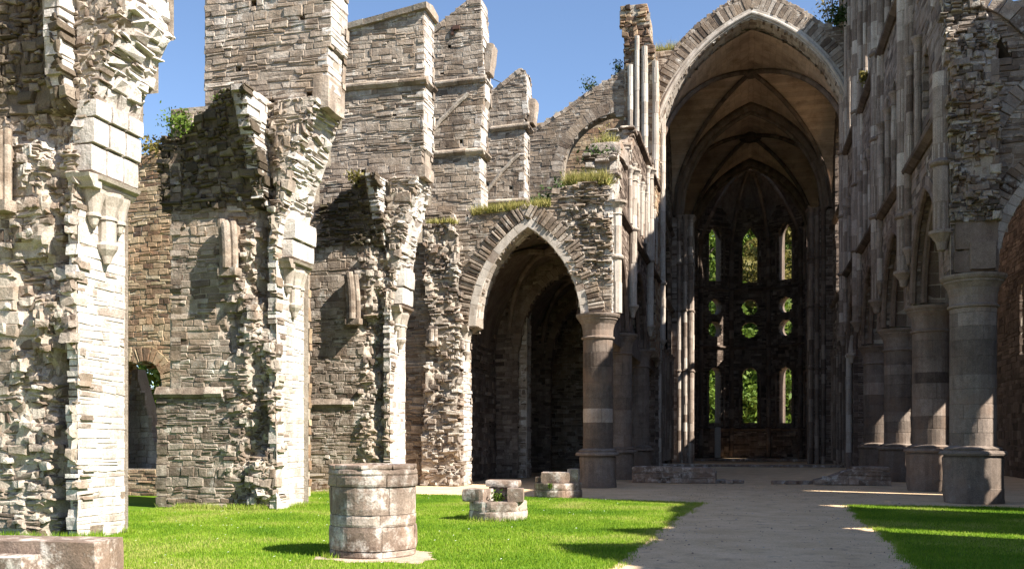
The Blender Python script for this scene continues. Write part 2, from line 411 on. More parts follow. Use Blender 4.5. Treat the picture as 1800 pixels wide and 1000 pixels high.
def drum_shaft(B, cx, cy, r, z0, z1, rh=(.32, .55), nst=5, tone=(.5, .16), m=0, a=2 * PI, a0=0, n=4, bm=0, rec=.006, p=(0, .008), stripes=False):
    """a round shaft of separate curved drum stones"""
    z = z0
    while z < z1 - .02:
        h = min(R.uniform(*rh), z1 - z)
        if z1 - z - h < .12: h = z1 - z
        off = R.uniform(0, 1); tc_ = R.gauss(*tone) if not stripes else R.gauss((.22, .30, .80, .26, .85, .30)[int((z - z0) / .46) % 6], .04)
        for k in range(nst):
            u0, u1 = a0 + a * (k + off) / nst, a0 + a * (k + 1 + off) / nst
            an = np.linspace(u0 + .006 / r, u1 - .006 / r, n + 1); rr = r + R.uniform(*p)
            V = []
            for zz, q in ((z + .004, -.008), (z + .014, 0), (z + h - .014, 0), (z + h - .004, -.008)):
                V.append(np.stack([cx + (rr + q) * np.cos(an), cy + (rr + q) * np.sin(an), np.full(n + 1, zz)], -1))
            ii = np.arange(4 * (n + 1)).reshape(4, n + 1)
            Q = np.stack([ii[:-1, :-1], ii[:-1, 1:], ii[1:, 1:], ii[1:, :-1]], -1).reshape(-1, 4)
            B.quads(np.concatenate(V), Q, min(1, max(0, R.gauss(tc_, .06))), m)
        z += h
    lathe(B, cx, cy, [(r - rec, z0), (r - rec, z1)], 20, .25, bm)
    lathe(B, cx, cy, [(r - rec, z1 - .002), (.01, z1 - .001)], 20, .4, bm)

def arc_pts(cx, zs, w, rise, n=14, g=0.0):
    """two-centred pointed arch through (cx±w, zs) and (cx, zs+rise), left to right, grown outwards by g"""
    r = (w * w + rise * rise) / (2 * w); L = []
    fi = math.asin(min(1, rise / r)) if rise < r else PI / 2
    fi = math.acos((r - w) / r)
    ap = math.sqrt((r + g) ** 2 - (r - w) ** 2); f2 = math.atan2(ap, r - w)
    for k in range(n + 1):
        t = f2 * k / n; L.append((cx - w + r - (r + g) * math.cos(t), zs + (r + g) * math.sin(t)))
    return L + [(2 * cx - x, z) for x, z in L[-2::-1]]
def lancet(c, z0, zs, w, rise, n=8):
    return [(c - w, z0)] + arc_pts(c, zs, w, rise, n) + [(c + w, z0)]
def circ(c, z, r, n=20): return [(c + r * math.cos(2 * PI * k / n), z + r * math.sin(2 * PI * k / n)) for k in range(n)]

def voussoirs(B, M, cx, zs, w, rise, g0, g1, p=(0, .03), hh=(.13, .24), gap=.01, tone=(.5, .2), m=0, rag=.05, back=.3, half=None, d=0.0, skip=0.0):
    """ring of arch stones between offsets g0 and g1, on the face given by mapping M"""
    r = (w * w + rise * rise) / (2 * w); f2 = math.acos((r - w) / (r + (g0 + g1) / 2))
    for sgn in (1, -1):
        if half and sgn != half: continue
        t = 0
        while t < f2 - .004:
            dt = R.uniform(*hh) / (r + g0)
            if t + dt > f2 - .03: dt = f2 - t
            if R.random() < skip: t += dt; continue
            e = gap / (r + g0) * .5
            gi, go = g0 + R.uniform(-.1, .1) * rag, g1 + R.uniform(-1, 1) * rag
            pr = d + R.uniform(*p); b = .012
            c = [(gi, t + e), (go, t + e), (go, t + dt - e), (gi, t + dt - e)]
            ci = [(gi + b, t + e * 2.5), (go - b, t + e * 2.5), (go - b, t + dt - e * 2.5), (gi + b, t + dt - e * 2.5)]
            def pt(q): 
                x = r - w - (r + q[0]) * math.cos(q[1]); return cx + sgn * x, zs + (r + q[0]) * math.sin(q[1])
            A = [pt(q) for q in ci] + [pt(q) for q in c] * 2
            U = np.array([q[0] for q in A]); V = np.array([q[1] for q in A]); D = np.array([pr] * 4 + [pr - b] * 4 + [pr - back] * 4)
            k = [[0, 1, 2, 3], [4, 5, 1, 0], [5, 6, 2, 1], [6, 7, 3, 2], [7, 4, 0, 3], [8, 9, 5, 4], [9, 10, 6, 5], [10, 11, 7, 6], [11, 8, 4, 7]]
            B.quads(M(U, V, D), k, min(1, max(0, R.gauss(*tone))), m)
            t += dt

def course(B, p0, p1, prof, tone=.5, m=0, seg=.7, N=(0, -1, 0), chip=.012, gapf=.0):
    """string course: profile (out, up) run from p0 to p1 as separate lengths of stone"""
    p0, p1, N = np.array(p0, float), np.array(p1, float), np.array(N, float)
    L = np.linalg.norm(p1 - p0); T = (p1 - p0) / L; t = 0; n = len(prof)
    while t < L - .01:
        l = min(R.uniform(.7, 1.4) * seg, L - t)
        if L - t - l < .15: l = L - t
        if R.random() >= gapf:
            V = []; dz = R.uniform(-chip, chip); dn = R.uniform(-chip, chip)
            for e in (t + .004, t + l - .004):
                for (o, z) in prof: V.append(p0 + T * e + N * (o + (dn if o > 0 else 0)) + np.array([0, 0, z + dz]))
            Q = [(i, (i + 1) % n, n + (i + 1) % n, n + i) for i in range(n)]
            tn = min(1, max(0, R.gauss(tone, .15)))
            B.quads(V, Q, tn, m)
            for b in (0, n):
                for i in range(1, n - 1): B.tris([V[b], V[b + i], V[b + i + 1]], [(0, 1, 2)], tn, m)
        t += l

def leaves(B, pts, size, tone=None, m=0, flat=0.0):
    P = np.asarray(pts, float); N = len(P)
    a = rng.normal(size=(N, 3)); a[:, 2] *= (1 - flat); a /= np.linalg.norm(a, axis=1, keepdims=True)
    b = np.cross(a, rng.normal(size=(N, 3))); b /= np.linalg.norm(b, axis=1, keepdims=True) + 1e-9
    s = size * rng.uniform(.6, 1.4, (N, 1))
    V = np.stack([P - a * s, P + b * s * .5, P + a * s, P - b * s * .5], 1).reshape(-1, 3)
    B.quads(V, np.arange(N * 4).reshape(N, 4), rng.uniform(0, 1, N) if tone is None else tone, m)
def blades(B, P, h, w, m=0, lean=.35, tone=None):
    P = np.asarray(P, float); N = len(P)
    an = rng.uniform(0, 2 * PI, N); hh = h * rng.uniform(.5, 1.4, N); l = hh * lean * rng.normal(0, 1, N); an2 = rng.uniform(0, 2 * PI, N)
    dx = np.stack([np.cos(an), np.sin(an), 0 * an], -1) * w / 2; tip = P + np.stack([np.cos(an2) * l, np.sin(an2) * l, hh], -1)
    V = np.stack([P - dx, P + dx, tip], 1).reshape(-1, 3)
    B.tris(V, np.arange(N * 3).reshape(N, 3), rng.uniform(0, 1, N) if tone is None else tone, m)

# ================================================================== SETTING: ground
def flat(name, loops, z, mat, kind='structure'):
    b = Buf(); tri = tessellate_polygon([[Vector((x, y, 0)) for x, y in lp] for lp in loops])
    pts = [q for lp in loops for q in lp]
    b.tris([(x, y, z) for x, y in pts], [t for t in tri], .5, 0)
    o = b.build(name, mat); o['kind'] = kind; return o
def wavy(pts, amp=.07, step=.25, f=1.4):
    out = []
    for (x0, y0), (x1, y1) in zip(pts, pts[1:] + pts[:1]):
        L = math.hypot(x1 - x0, y1 - y0); n = max(1, int(L / step))
        for k in range(n):
            x, y = x0 + (x1 - x0) * k / n, y0 + (y1 - y0) * k / n
            out.append((x + amp * (float(fbm(x * f, y * f, 1.)) - .5) * 2, y + amp * (float(fbm(x * f, y * f, 7.)) - .5) * 2))
    return out
b = Buf()
gx, gy = np.meshgrid(np.linspace(-500, 500, 41), np.linspace(-300, 900, 49))
ii = np.arange(gx.size).reshape(gx.shape)
b.quads(np.stack([gx.ravel(), gy.ravel(), np.full(gx.size, -.02)], -1), np.stack([ii[:-1, :-1], ii[:-1, 1:], ii[1:, 1:], ii[1:, :-1]], -1))
b.build('ground', M_field)['kind'] = 'structure'
flat('path', [[(-30, -12), (30, -12), (30, 104), (-30, 104)]], -.012, M_sand)
LAWN_L = wavy([(-1.15, 25.4), (-1.55, 20), (-1.75, 12), (-1.9, 3), (-26, 3), (-26, 28.5), (-10.6, 27.2), (-6, 26.5)], .13, .12, 2.6)
LAWN_R = wavy([(2.25, 3), (2.2, 12), (2.35, 19), (2.55, 25.3), (4.4, 25.5), (10.5, 25.0), (10.5, 3)], .13, .12, 2.6)
flat('lawn', [LAWN_L], -.006, M_lawn); flat('lawn', [LAWN_R], -.006, M_lawn)
# bare earth round the big drum
th = np.linspace(0, 2 * PI, 90, endpoint=False)
rr = .50 + .72 * np.array([float(fbm(math.cos(t) * 2.6 + 4, math.sin(t) * 2.6, 2.)) for t in th])
SK = [(-5.15 + r * 1.1 * math.cos(t), 12.78 + r * .9 * math.sin(t)) for r, t in zip(rr, th)]
flat('bare_earth', [SK], -.001, ground_mat('bare_soil', [(.3, (.30, .225, .16)), (.5, (.40, .31, .235)), (.7, (.50, .40, .31))], 1.5, 50, .02))
def grass_field(loop, n, near, excl):
    xs = [p[0] for p in loop]; ys = [p[1] for p in loop]
    U = rng.uniform(max(min(xs), -14), min(max(xs), 9), n * 3); V = rng.uniform(max(min(ys), 5.5), max(ys), n * 3)
    ok = inside([loop], U, V)
    for lp in excl: ok &= ~inside([lp], U, V)
    ok &= np.abs(U) < V * .95 + 2
    U, V = U[ok][:n], V[ok][:n]
    return np.stack([U, V, np.full(len(U), -.006)], -1)
gb = Buf()
shade = lambda P: np.clip((fbm(P[:, 0] * .7, P[:, 1] * .7, 2., 4) - .5) * 1.9 + .42 + rng.normal(0, .2, len(P)), 0, 1)
P = grass_field(LAWN_L, 330000, 6, [SK]); blades(gb, P, .036, .011, tone=shade(P))
P = grass_field(LAWN_R, 110000, 6, []); blades(gb, P, .036, .011, tone=shade(P))
def fringe(loop, n, w, h):
    L = np.array(loop); k = rng.integers(0, len(L), n); t = rng.uniform(0, 1, (n, 1)); P = L[k] * (1 - t) + L[(k + 1) % len(L)] * t
    P = P + rng.normal(0, 1, (n, 2)) * w * fbm(P[:, 0] * 3, P[:, 1] * 3, 8.)[:, None]
    ok = (P[:, 1] > 5) & (P[:, 0] > -13.5) & (P[:, 0] < 8); P = P[ok]; return np.stack([P[:, 0], P[:, 1], np.full(len(P), -.008)], -1)
for lp in (LAWN_L, LAWN_R): P = fringe(lp, 26000, .16, .05); blades(gb, P, .045, .012, tone=np.clip(shade(P) + .12, 0, 1))
def foot(x0, x1, y0, y1, n, h):                              # longer unmown grass against the foot of walls and stumps
    P = np.stack([rng.uniform(x0, x1, n), rng.uniform(y0, y1, n), np.full(n, -.006)], -1); P = P[fbm(P[:, 0] * 2.2, P[:, 1] * 2.2, 6.) > .45]
    blades(gb, P, h, .014, 0, .5, tone=shade(P))
foot(-13, -10.75, 13.3, 13.62, 1500, .13); foot(-10.95, -10.6, 13.5, 14.9, 900, .12); foot(-14.2, -10.75, 20.15, 20.5, 2600, .13); foot(-10.95, -10.6, 20.4, 22, 900, .12); foot(-14, -10.8, 27.0, 27.5, 1500, .12)
a_ = rng.uniform(0, 2 * PI, 900); foot_P = np.stack([-5.08 + .66 * np.cos(a_), 19.2 + .66 * np.sin(a_), 0 * a_ - .006], -1) + rng.normal(0, .03, (900, 3)) * [1, 1, 0]; blades(gb, foot_P, .10, .014, 0, .4, tone=shade(foot_P))
a_ = rng.uniform(PI * .3, PI * 1.35, 700); foot_P = np.stack([-5.34 + .72 * np.cos(a_), 13.0 + .72 * np.sin(a_), 0 * a_ - .006], -1) + rng.normal(0, .05, (700, 3)) * [1, 1, 0]; blades(gb, foot_P, .08, .012, 0, .4, tone=shade(foot_P))
g = gb.build('grass', M_grass); tag(g, 'short bright green mown grass of the two lawns beside the sandy path', 'grass', kind='stuff')
vb = Buf(); n = 5200                                          # gravel and crumbs of stone lying on the path
P = np.stack([rng.uniform(-3, 4, n), rng.uniform(7, 36, n)], -1); P = P[~inside([LAWN_L], P[:, 0], P[:, 1]) & ~inside([LAWN_R], P[:, 0], P[:, 1])]
edge = np.minimum(np.abs(P[:, 0] + 1.5), np.abs(P[:, 0] - 2.2)); P = P[rng.uniform(0, 1, len(P)) < .25 + .75 * np.exp(-edge * 1.6)]
k = len(P); r_ = .006 + .014 * rng.uniform(0, 1, k) ** 3 + .012 * (rng.uniform(0, 1, k) > .97)
oct_ = np.array([[1, 0, 0], [0, 1, 0], [-1, 0, 0], [0, -1, 0], [0, 0, .7], [0, 0, -.7]])
V = np.stack([P[:, 0], P[:, 1], np.full(k, -.008)], -1)[:, None, :] + oct_[None] * r_[:, None, None] * rng.uniform(.6, 1.3, (k, 6, 1))
F = np.array([[0, 1, 4], [1, 2, 4], [2, 3, 4], [3, 0, 4], [1, 0, 5], [2, 1, 5], [3, 2, 5], [0, 3, 5]])
vb.tris(V.reshape(-1, 3), (np.arange(k)[:, None, None] * 6 + F[None]).reshape(-1, 3), np.repeat(np.clip(rng.normal(.5, .2, k), 0, 1), 8))
tag(vb.build('gravel', M_stump), 'loose gravel and small crumbs of stone lying on the sandy path', 'gravel', kind='stuff')
db = Buf(); P = grass_field(LAWN_L, 260, 6, [SK]); P = P[(P[:, 0] < -3)]
P[:, 2] = .035
for k in range(5):
    pass
P = P[:130]; n = len(P); e = .011
db.quads(np.stack([P + [-e, -e, 0], P + [e, -e, .004], P + [e, e, 0.01], P + [-e, e, .004]], 1).reshape(-1, 3), np.arange(n * 4).reshape(n, 4))
tag(db.build('daisies', M_daisy), 'tiny white daisies sprinkled over the left lawn', 'daisies', kind='stuff')

# ================================================================== LEFT: chapel walls with buttresses
M_mossy_shade = stone('mossy_shaded_vault_fill', [(0, (.05, .04, .028)), (.4, (.115, .09, .065)), (.7, (.18, .145, .11)), (1, (.30, .25, .20))], lich=.68, stn=.56, moss=.4, bump=.05)  # mossy, stained stone; shade under the overhang is also put into its dark colour
MATS = [M_wall, M_mort, M_rub, M_lime, M_pale, M_brown, M_mossy_shade]
def corbel(parent, a, s0, s1, z, sc=1.0, name='corbel'):
    """responds's capital: moulded abacus on a bell with hanging colonnette, against the end face at x = a"""
    b = Buf(); L = s1 - s0; c = (s0 + s1) / 2
    pr = [(-.1, -.20 * sc), (.20 * sc, -.20 * sc), (.26 * sc, -.13 * sc), (.26 * sc, -.10 * sc), (.33 * sc, -.06 * sc), (.36 * sc, 0), (-.1, .03)]
    course(b, (a, s0 + .04, z), (a, s1 - .04, z), pr, .35, 0, 3, (1, 0, 0), .0)
    course(b, (a + .3 * sc, s0 + .05, z), (a - .15, s0 + .05, z), [(-.1, -.2 * sc), (.1 * sc, -.2 * sc), (.14 * sc, -.12 * sc), (.2 * sc, -.06 * sc), (.22 * sc, 0), (-.1, .02)], .35, 0, 3, (0, -1, 0), 0)
    for k, (sy, r) in enumerate(((c - L * .30, .11), (c, .15), (c + L * .28, .10))):
        r *= sc; x = a + .08 * sc
        zb = z - .2 * sc
        lathe(b, x, sy, [(r * 1.75, zb + .01), (r * 1.7, zb - .05 * sc), (r * 1.25, zb - .2 * sc), (r * .95, zb - .36 * sc), (r * 1.1, zb - .39 * sc), (r * 1.1, zb - .42 * sc)], 12, .45)
        if k == 1: lathe(b, x, sy, [(r * .95, zb - .42 * sc), (r * .95, zb - .78 * sc), (r * 1.2, zb - .83 * sc), (r * 1.05, zb - .9 * sc), (r * .6, zb - 1.0 * sc), (r * .35, zb - 1.12 * sc), (.01, zb - 1.14 * sc)], 12, .5)
        else: lathe(b, x, sy, [(r * .9, zb - .42 * sc), (r * .5, zb - .55 * sc), (.01, zb - .6 * sc)], 12, .5)
    return b.build(name, M_pale, parent)
def fragment(parent, a, s, z0, z1, lean=.0, sc=1.0):
    """broken bundle of three wall shafts left standing on the wall face"""
    b = Buf()
    for k, (dx, dy, r) in enumerate(((-.15, 0, .09), (0, -.09, .11), (.15, 0, .09))):
        n = 9; pts = []
        for i in range(n):
            t = i / (n - 1); pts.append((a + dx * sc + lean * t * t, s + dy * sc - .05 - lean * .4 * t, z0 + (z1 - z0 - R.uniform(0, .15) * (i == n - 1)) * t))
        tube(b, pts, r * sc, 9, .5, 0, (0, 1, 0), .12)
    rock(b, (a + lean * .4, s + .1, (z0 + z1) / 2), (.34 * sc, .3, z1 - z0 - .2), 4, .04, 3, .3)
    rock(b, (a, s - .02, z0 - .08), (.5 * sc, .36, .2), 3, .03, 4, .45)
    return b.build('shaft_fragment', M_wall, parent)
def stub_stones(B, a0, a1, s_face, zb, zt, out, top=None, curve=1.6, m=2, span=1.7, rough=.16):
    """springing of the lost chapel vault: corbels out of the wall face towards its top"""
    n = 12; prof = []
    for i in range(n + 1):
        t = i / n; prof.append((s_face - out * t ** curve, zb + (zt - zb) * t))
    def Mp(u, v, d):
        t = np.clip((v - zb) / (zt - zb), 0, 1.1); q = np.clip(1 - (a1 - u) / span, 0, 1.05)
        return np.stack([u, s_face - out * t ** curve * q ** 1.15 - d, v], -1)
    lp = [rect(a0, zb, a1, zt)] if top is None else [[(a0, zb), (a1, zb), (a1, zt)] + [(x, zt - q) for x, q in top]]
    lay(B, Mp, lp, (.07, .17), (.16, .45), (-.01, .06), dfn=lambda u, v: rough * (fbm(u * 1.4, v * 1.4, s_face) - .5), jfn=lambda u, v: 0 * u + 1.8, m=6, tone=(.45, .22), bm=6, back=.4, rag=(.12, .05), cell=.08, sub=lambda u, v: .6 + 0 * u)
    # bright cut side towards the nave, and the fill behind
    side = [(s, z) for s, z in prof] + [(s_face + .9, zt), (s_face + .9, zb)]
    lay(B, MA(a1, 1), [side], (.07, .16), (.2, .55), (0, .05), m=3, tone=(.52, .17), bm=None, back=.3, rag=(.05, .04))
    fill = [(s_face + .2, zb), (s_face + .9, zb), (s_face + .9, zt), (s_face + .2, zt)]
    prism(B, MA(a1 - .1, 1), [[(q + .08, z) for q, z in prof] + [(s_face + .9, zt), (s_face + .9, zb)]], 0, -.25, .4, 1)
    prism(B, MA(a1 - .12, 1), [fill], 0, -(a1 - a0) + .24, .4, 1)
    tp = [(a1, zt)] + ([(x, zt - q) for x, q in top] if top else [(a0, zt)])
    Mt_, Lt_ = MR(tp, -1)
    lay(B, Mt_, [rect(s_face - out, 0, s_face + .6, Lt_)], (.2, .4), (.2, .45), (-.03, .05), dfn=lambda u, v: -.0 * u, m=m, back=.2, jfn=lambda u, v: 0 * u + 2) if False else None

def chapel_wall(label, s0, th, a_end, a_out, prof, capz, rub, seed, strz, low_a, lime_top, rcs=None):
    """wall across the aisle chapel: face to the viewer, bright end face to the nave; prof = right edge (x, z) going up"""
    t = thing('chapel_wall', label, 'ruined wall', (a_end - 1.5, s0 + th / 2, 0), 'chapel walls along the left side')
    B = Buf()
    ztop = prof[-1][1]
    face = [(a_out, 0)] + prof + [(a_out + .5, ztop), (a_out + .35, strz + .05), (a_out, strz)]
    r0, r1, z_up = rub
    def msk(u, v): return np.clip(sstep(r0, r1, u + .35 * (fbm(u * .9, v * .7, seed) - .5) * 2), 0, 1) * (1 - .0 * v)
    def dfn(u, v): 
        e = msk(u, v) * (1 - sstep(a_end - .12, a_end + .02, u))
        n = fbm(u * 1.5, v * 1.15, seed + 4, 4)
        band = sstep(a_end - .62, a_end - .42, u) * (1 - sstep(a_end - .22, a_end - .08, u)) * sstep(.42, .6, fbm(u * .4, v * .45, seed + 9))
        rc = rcs[2] * sstep(rcs[0], rcs[0] + .35, v + .3 * (fbm(u * 1.2, v * 0, seed) - .5)) * (1 - sstep(rcs[1] - .12, rcs[1], u)) if rcs else 0
        return e * (1.5 * np.minimum(n - .5, .09) - .05) - .38 * band - rc + .02 * (fbm(u * .6, v * .6, seed) - .5)
    jf = lambda u, v: 1 + 1.3 * msk(u, v)
    lay(B, MS(s0), [face], (.06, .21), (.13, .55), (-.003, .024), dfn=dfn, jfn=jf, m=0, bm=1, back=.3, cell=.07, tone=(.5, .19), rag=(.05, .06), jit=.013, sub=lambda u, v: msk(u, v))
    # loose knobs of the broken core in the rubble strip
    nz = int(26 * ztop)
    for k in range(nz):
        u = R.uniform(r0, a_end - .05); v = R.uniform(.2, ztop - .4)
        if R.random() > float(msk(u, v)): continue
        d = float(dfn(np.array(u), np.array(v)))
        w = R.uniform(.09, .24)
        rock(B, (u, s0 - d + R.uniform(.0, .06), v), (w, R.uniform(.15, .28), w * R.uniform(.4, .9)), 3, .06, 7, R.gauss(.52, .16), 2, R.uniform(-.5, .5), k * 1.7)
    # end face, following the leaning springer above the capital
    Mr, L = MR(prof)
    lay(B, Mr, [rect(s0 + .03, 0, s0 + th, L)], (.08, .2), (.2, .6), (-.003, .010), dfn=lambda u, v: .10 * sstep(capz, capz + 1.5, v) * (fbm(u * 2, v * 1.4, seed) - .5) * 2 + .05 * (fbm(u * 1.2, v * .8, seed) - .5),
        jfn=lambda u, v: .8 + 4.0 * sstep(capz + .6, capz + 1.2, v), m=3, bm=3, gap=.006, cell=.2, tone=(.52, .18), rag=(.05, .07))
    prism(B, MS(s0), [[(a_out + .08, 0)] + [(x - .16, z) for x, z in prof] + [(a_out + .55, ztop - .05), (a_out + .4, strz)]], -.5, -th + .1, .4, 1)
    lay(B, lambda u, v, d: np.stack([u, s0 + th + d, v], -1), [face], (.14, .3), (.3, .8), (-.02, .0), m=0, back=.12, bm=1, cell=.3, rag=(-.2, .0))
    lay(B, MA(a_out, -1), [rect(s0, 0, s0 + th, strz)], (.1, .25), (.3, .7), (0, .03), m=0, back=.3)
    lay(B, MA(a_out + .4, -1), [rect(s0, strz, s0 + th, ztop)], (.1, .25), (.3, .7), (0, .03), m=0, back=.3)
    B.build('masonry', MATS, t)
    if strz < ztop:
        b = Buf(); course(b, (a_out - .03, s0 - .01, strz), (low_a, s0 - .01, strz), [(-.1, -.16), (.05, -.16), (.09, -.08), (.0, .1), (-.1, .12)], .5, 0, .7)
        b.build('string_course', M_wall, t)
    return t

def buttress(parent, s0, th, outline, strings, side_w=1.0, coping=None, hole=None, roofline=None, M0=0):
    B = Buf()
    loops = [outline] + ([hole] if hole else [])
    zs_ = [q[1] for q in outline]; xs_ = [q[0] for q in outline]
    for k in range(7):
        hx, hz = R.uniform(min(xs_) + .8, max(xs_) - .5), R.uniform(max(min(zs_) + .6, 8.8), max(zs_) - 1.2); q = R.uniform(.05, .085)
        cand = rect(hx - q, hz - q, hx + q, hz + q)
        if inside([outline], np.array([x for x, z in cand]), np.array([z for x, z in cand])).all() and all(abs(hx - l[0][0]) > .4 or abs(hz - l[0][1]) > .4 for l in loops[1:]): loops.append(cand)
    lay(B, MS(s0), loops, (.05, .19), (.13, .55), (-.006, .022), m=0, bm=1, tone=(.54, .17), cell=.07, rag=(.015, .03), dfn=lambda u, v: .03 * (fbm(u * .7, v * .7, s0) - .5))
    prism(B, MS(s0), [outline], -.3, -th + .04, .1, 1)
    lay(B, lambda u, v, d: np.stack([u, s0 + th + d, v], -1), [outline], (.12, .25), (.3, .7), (0, .03), m=0, back=.2)
    # side faces: walk the outline's upright edges
    n = len(outline)
    for i in range(n):
        (x0, z0), (x1, z1) = outline[i], outline[(i + 1) % n]
        if abs(z1 - z0) > .5 and abs(x1 - x0) < abs(z1 - z0):
            up = z1 > z0
            Mr, L = MR([(x0, z0), (x1, z1)] if up else [(x1, z1), (x0, z0)][::1], 1 if up else -1)
            lay(B, Mr, [rect(s0, 0, s0 + th, L)], (.14, .32), (.4, 1.0), (0, .025), m=(3 if up else 0), tone=(.5, .14), back=.25, rag=(.02, .02))
        elif abs(x1 - x0) > .3 and z1 != z0 or abs(z1 - z0) <= .5 and abs(x1 - x0) > .3:
            sgn = 1 if x1 < x0 else -1
            if (z0 + z1) / 2 > min(q[1] for q in outline) + .5:
                Mr, L = MR([(x0, z0), (x1, z1)], 1)
                lay(B, Mr, [rect(s0 - .02, 0, s0 + th + .02, L)], (.2, .4), (.3, .7), (0, .05), m=0, tone=(.5, .15), back=.2, rag=(.03, .02))
    o = B.build('buttress', MATS, parent)
    if strings:
        for (xa, xb, z, dz, sd) in strings:
            b = Buf()
            pr = [(-.08, -.14), (.05, -.14), (.15, -.04), (.15, .02), (-.02, .14), (-.08, .14)]
            course(b, (xa, s0, z), (xb + (.13 if sd else 0), s0, z + dz), pr, .55, 0, .6, gapf=.06)
            if sd: course(b, (xb, s0 - .1, z + dz), (xb, s0 + th, z + dz), pr, .55, 0, .6, (1, 0, 0))
            b.build('string_course', M_wall, o)
    if coping:
        b = Buf(); (xa, za, xb, zb) = coping
        pr = [(-th - .1, -.12), (.14, -.12), (.18, .04), (-th / 2, .2), (-th - .1, .1)]
        course(b, (xa, s0, za), (xb, s0, zb), pr, .5, 0, .8); b.build('coping', M_wall, o)
    if roofline:
        b = Buf(); (xa, za), (xb, zb) = roofline
        pts = [(xa + (xb - xa) * k / 10, s0 - .02, za + (zb - za) * k / 10 + .1 * math.sin(k / 10 * PI) + R.uniform(-.02, .02)) for k in range(11)]
        tube(b, pts, .085, 6, .7, 0, (0, 1, 0)); b.build('roof_scar', M_mort, o)
    return o

# ---- nearest wall (left edge of the picture)
A_E = -10.9
prof1 = [(A_E, 0), (A_E, 5.95), (A_E + .04, 6.3), (A_E + .10, 6.9), (A_E + .34, 7.5), (A_E + .5, 7.9), (A_E + .78, 8.5), (A_E + .95, 8.85), (A_E + .86, 9.3), (A_E + .95, 9.9), (A_E + 1.0, 12.4)]
t1 = chapel_wall('tall broken chapel wall at the left edge with a big corbel on its white end', 13.6, 1.27, A_E, -15.5, prof1, 6.0, (-12.6, -11.5, 9.0), 1.0, 1.6, -12.8, 9, (7.2, -11.15, .28))
corbel(t1, A_E, 13.68, 14.85, 6.12, 1.05)
b = Buf()                                                     # dressed springer above the capital
for k, (z0, z1) in enumerate(((6.16, 6.62), (6.62, 7.06), (7.06, 7.36))):
    for j, (y0, y1) in enumerate(((13.56, 13.98), (13.98, 14.42), (14.42, 14.86))):
        rock(b, (A_E + .10 + .05 * k, (y0 + y1) / 2, (z0 + z1) / 2), (.42, y1 - y0 - .015, z1 - z0 - .012), 3, .012, 4, R.gauss(.55, .15), 0, 0, k * 3 + j)
b.build('springer', M_lime, t1)
fragment(t1, -12.25, 13.48, 5.7, 6.95, .0, .8)
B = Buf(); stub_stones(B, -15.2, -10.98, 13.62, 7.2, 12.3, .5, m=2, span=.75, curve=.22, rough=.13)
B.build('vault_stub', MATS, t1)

# ---- second wall
prof2 = [(A_E, 0), (A_E, 6.2), (A_E + .05, 6.6), (A_E + .18, 7.3), (A_E + .42, 8.1), (A_E + .66, 8.7), (A_E + .8, 9.2), (A_E + 1.05, 9.75)]
t2 = chapel_wall('second chapel wall from the left, shadowed above by its overhanging vault stub', 20.5, 1.45, A_E, -14.12, prof2, 6.2, (-12.5, -11.5, 9.0), 12.0, 2.85, -12.3, 9, (7.5, -11.3, .2))
corbel(t2, A_E, 20.75, 21.85, 6.0, 1.0)
b = Buf()
for k, (z0, z1) in enumerate(((6.06, 6.5), (6.5, 7.0))):
    for j, (y0, y1) in enumerate(((20.75, 21.3), (21.3, 21.95))):
        rock(b, (A_E + .10 + .06 * k, (y0 + y1) / 2, (z0 + z1) / 2), (.42, y1 - y0 - .015, z1 - z0 - .012), 3, .012, 4, R.gauss(.6, .12), 0, 0, k * 3 + j + 20)
b.build('springer', M_lime, t2)
fragment(t2, -12.02, 20.33, 5.75, 6.95, -.08, 1.0)
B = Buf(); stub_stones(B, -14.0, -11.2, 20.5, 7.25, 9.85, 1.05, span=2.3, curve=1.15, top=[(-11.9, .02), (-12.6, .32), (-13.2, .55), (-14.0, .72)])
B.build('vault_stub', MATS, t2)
buttress(t2, 20.75, .95, [(-12.96, 8.6), (-11.2, 9.0), (-10.75, 9.55), (-9.98, 9.7), (-9.68, 10.0), (-9.68, 11.0), (-9.60, 11.05), (-9.60, 15.2), (-12.96, 15.2)],
         [], hole=rect(-10.42, 11.7, -10.26, 11.87))
b = Buf(); rock(b, (-9.86, 21.2, 9.95), (.42, 1.0, .8), 4, .03, 3, .55); b.build('corbel_stone', M_wall, t2); b = Buf(); rock(b, (-10.3, 21.1, 9.62), (.7, .9, .3), 4, .04, 3, .5)
b.build('corbel_stone', M_wall, t2)

# ---- third wall
prof3 = [(A_E, 0), (A_E, 6.0), (A_E + .1, 6.5), (A_E + .25, 7.2), (A_E + .36, 7.7), (A_E + .5, 8.3), (A_E + .66, 9.1), (A_E + .9, 9.9)]
t3 = chapel_wall('third chapel wall from the left, standing behind the large column drum', 27.9, 1.4, A_E, -15.6, prof3, 6.0, (-12.0, -11.35, 9.0), 27.0, 2.85, -12.1, 9)
corbel(t3, A_E, 28.1, 29.2, 5.9, 1.0)
b = Buf()
for k, (z0, z1) in enumerate(((5.96, 6.5), (6.5, 7.1))):
    rock(b, (A_E + .12 + .06 * k, 28.65, (z0 + z1) / 2), (.44, 1.0, z1 - z0 - .012), 4, .015, 4, R.gauss(.6, .12), 0, 0, k * 3 + 40)
b.build('springer', M_lime, t3)
fragment(t3, -12.02, 27.7, 5.45, 6.95, -.12, 1.0)
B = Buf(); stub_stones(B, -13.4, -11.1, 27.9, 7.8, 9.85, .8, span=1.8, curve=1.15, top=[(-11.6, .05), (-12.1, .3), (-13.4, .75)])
B.build('vault_stub', MATS, t3)
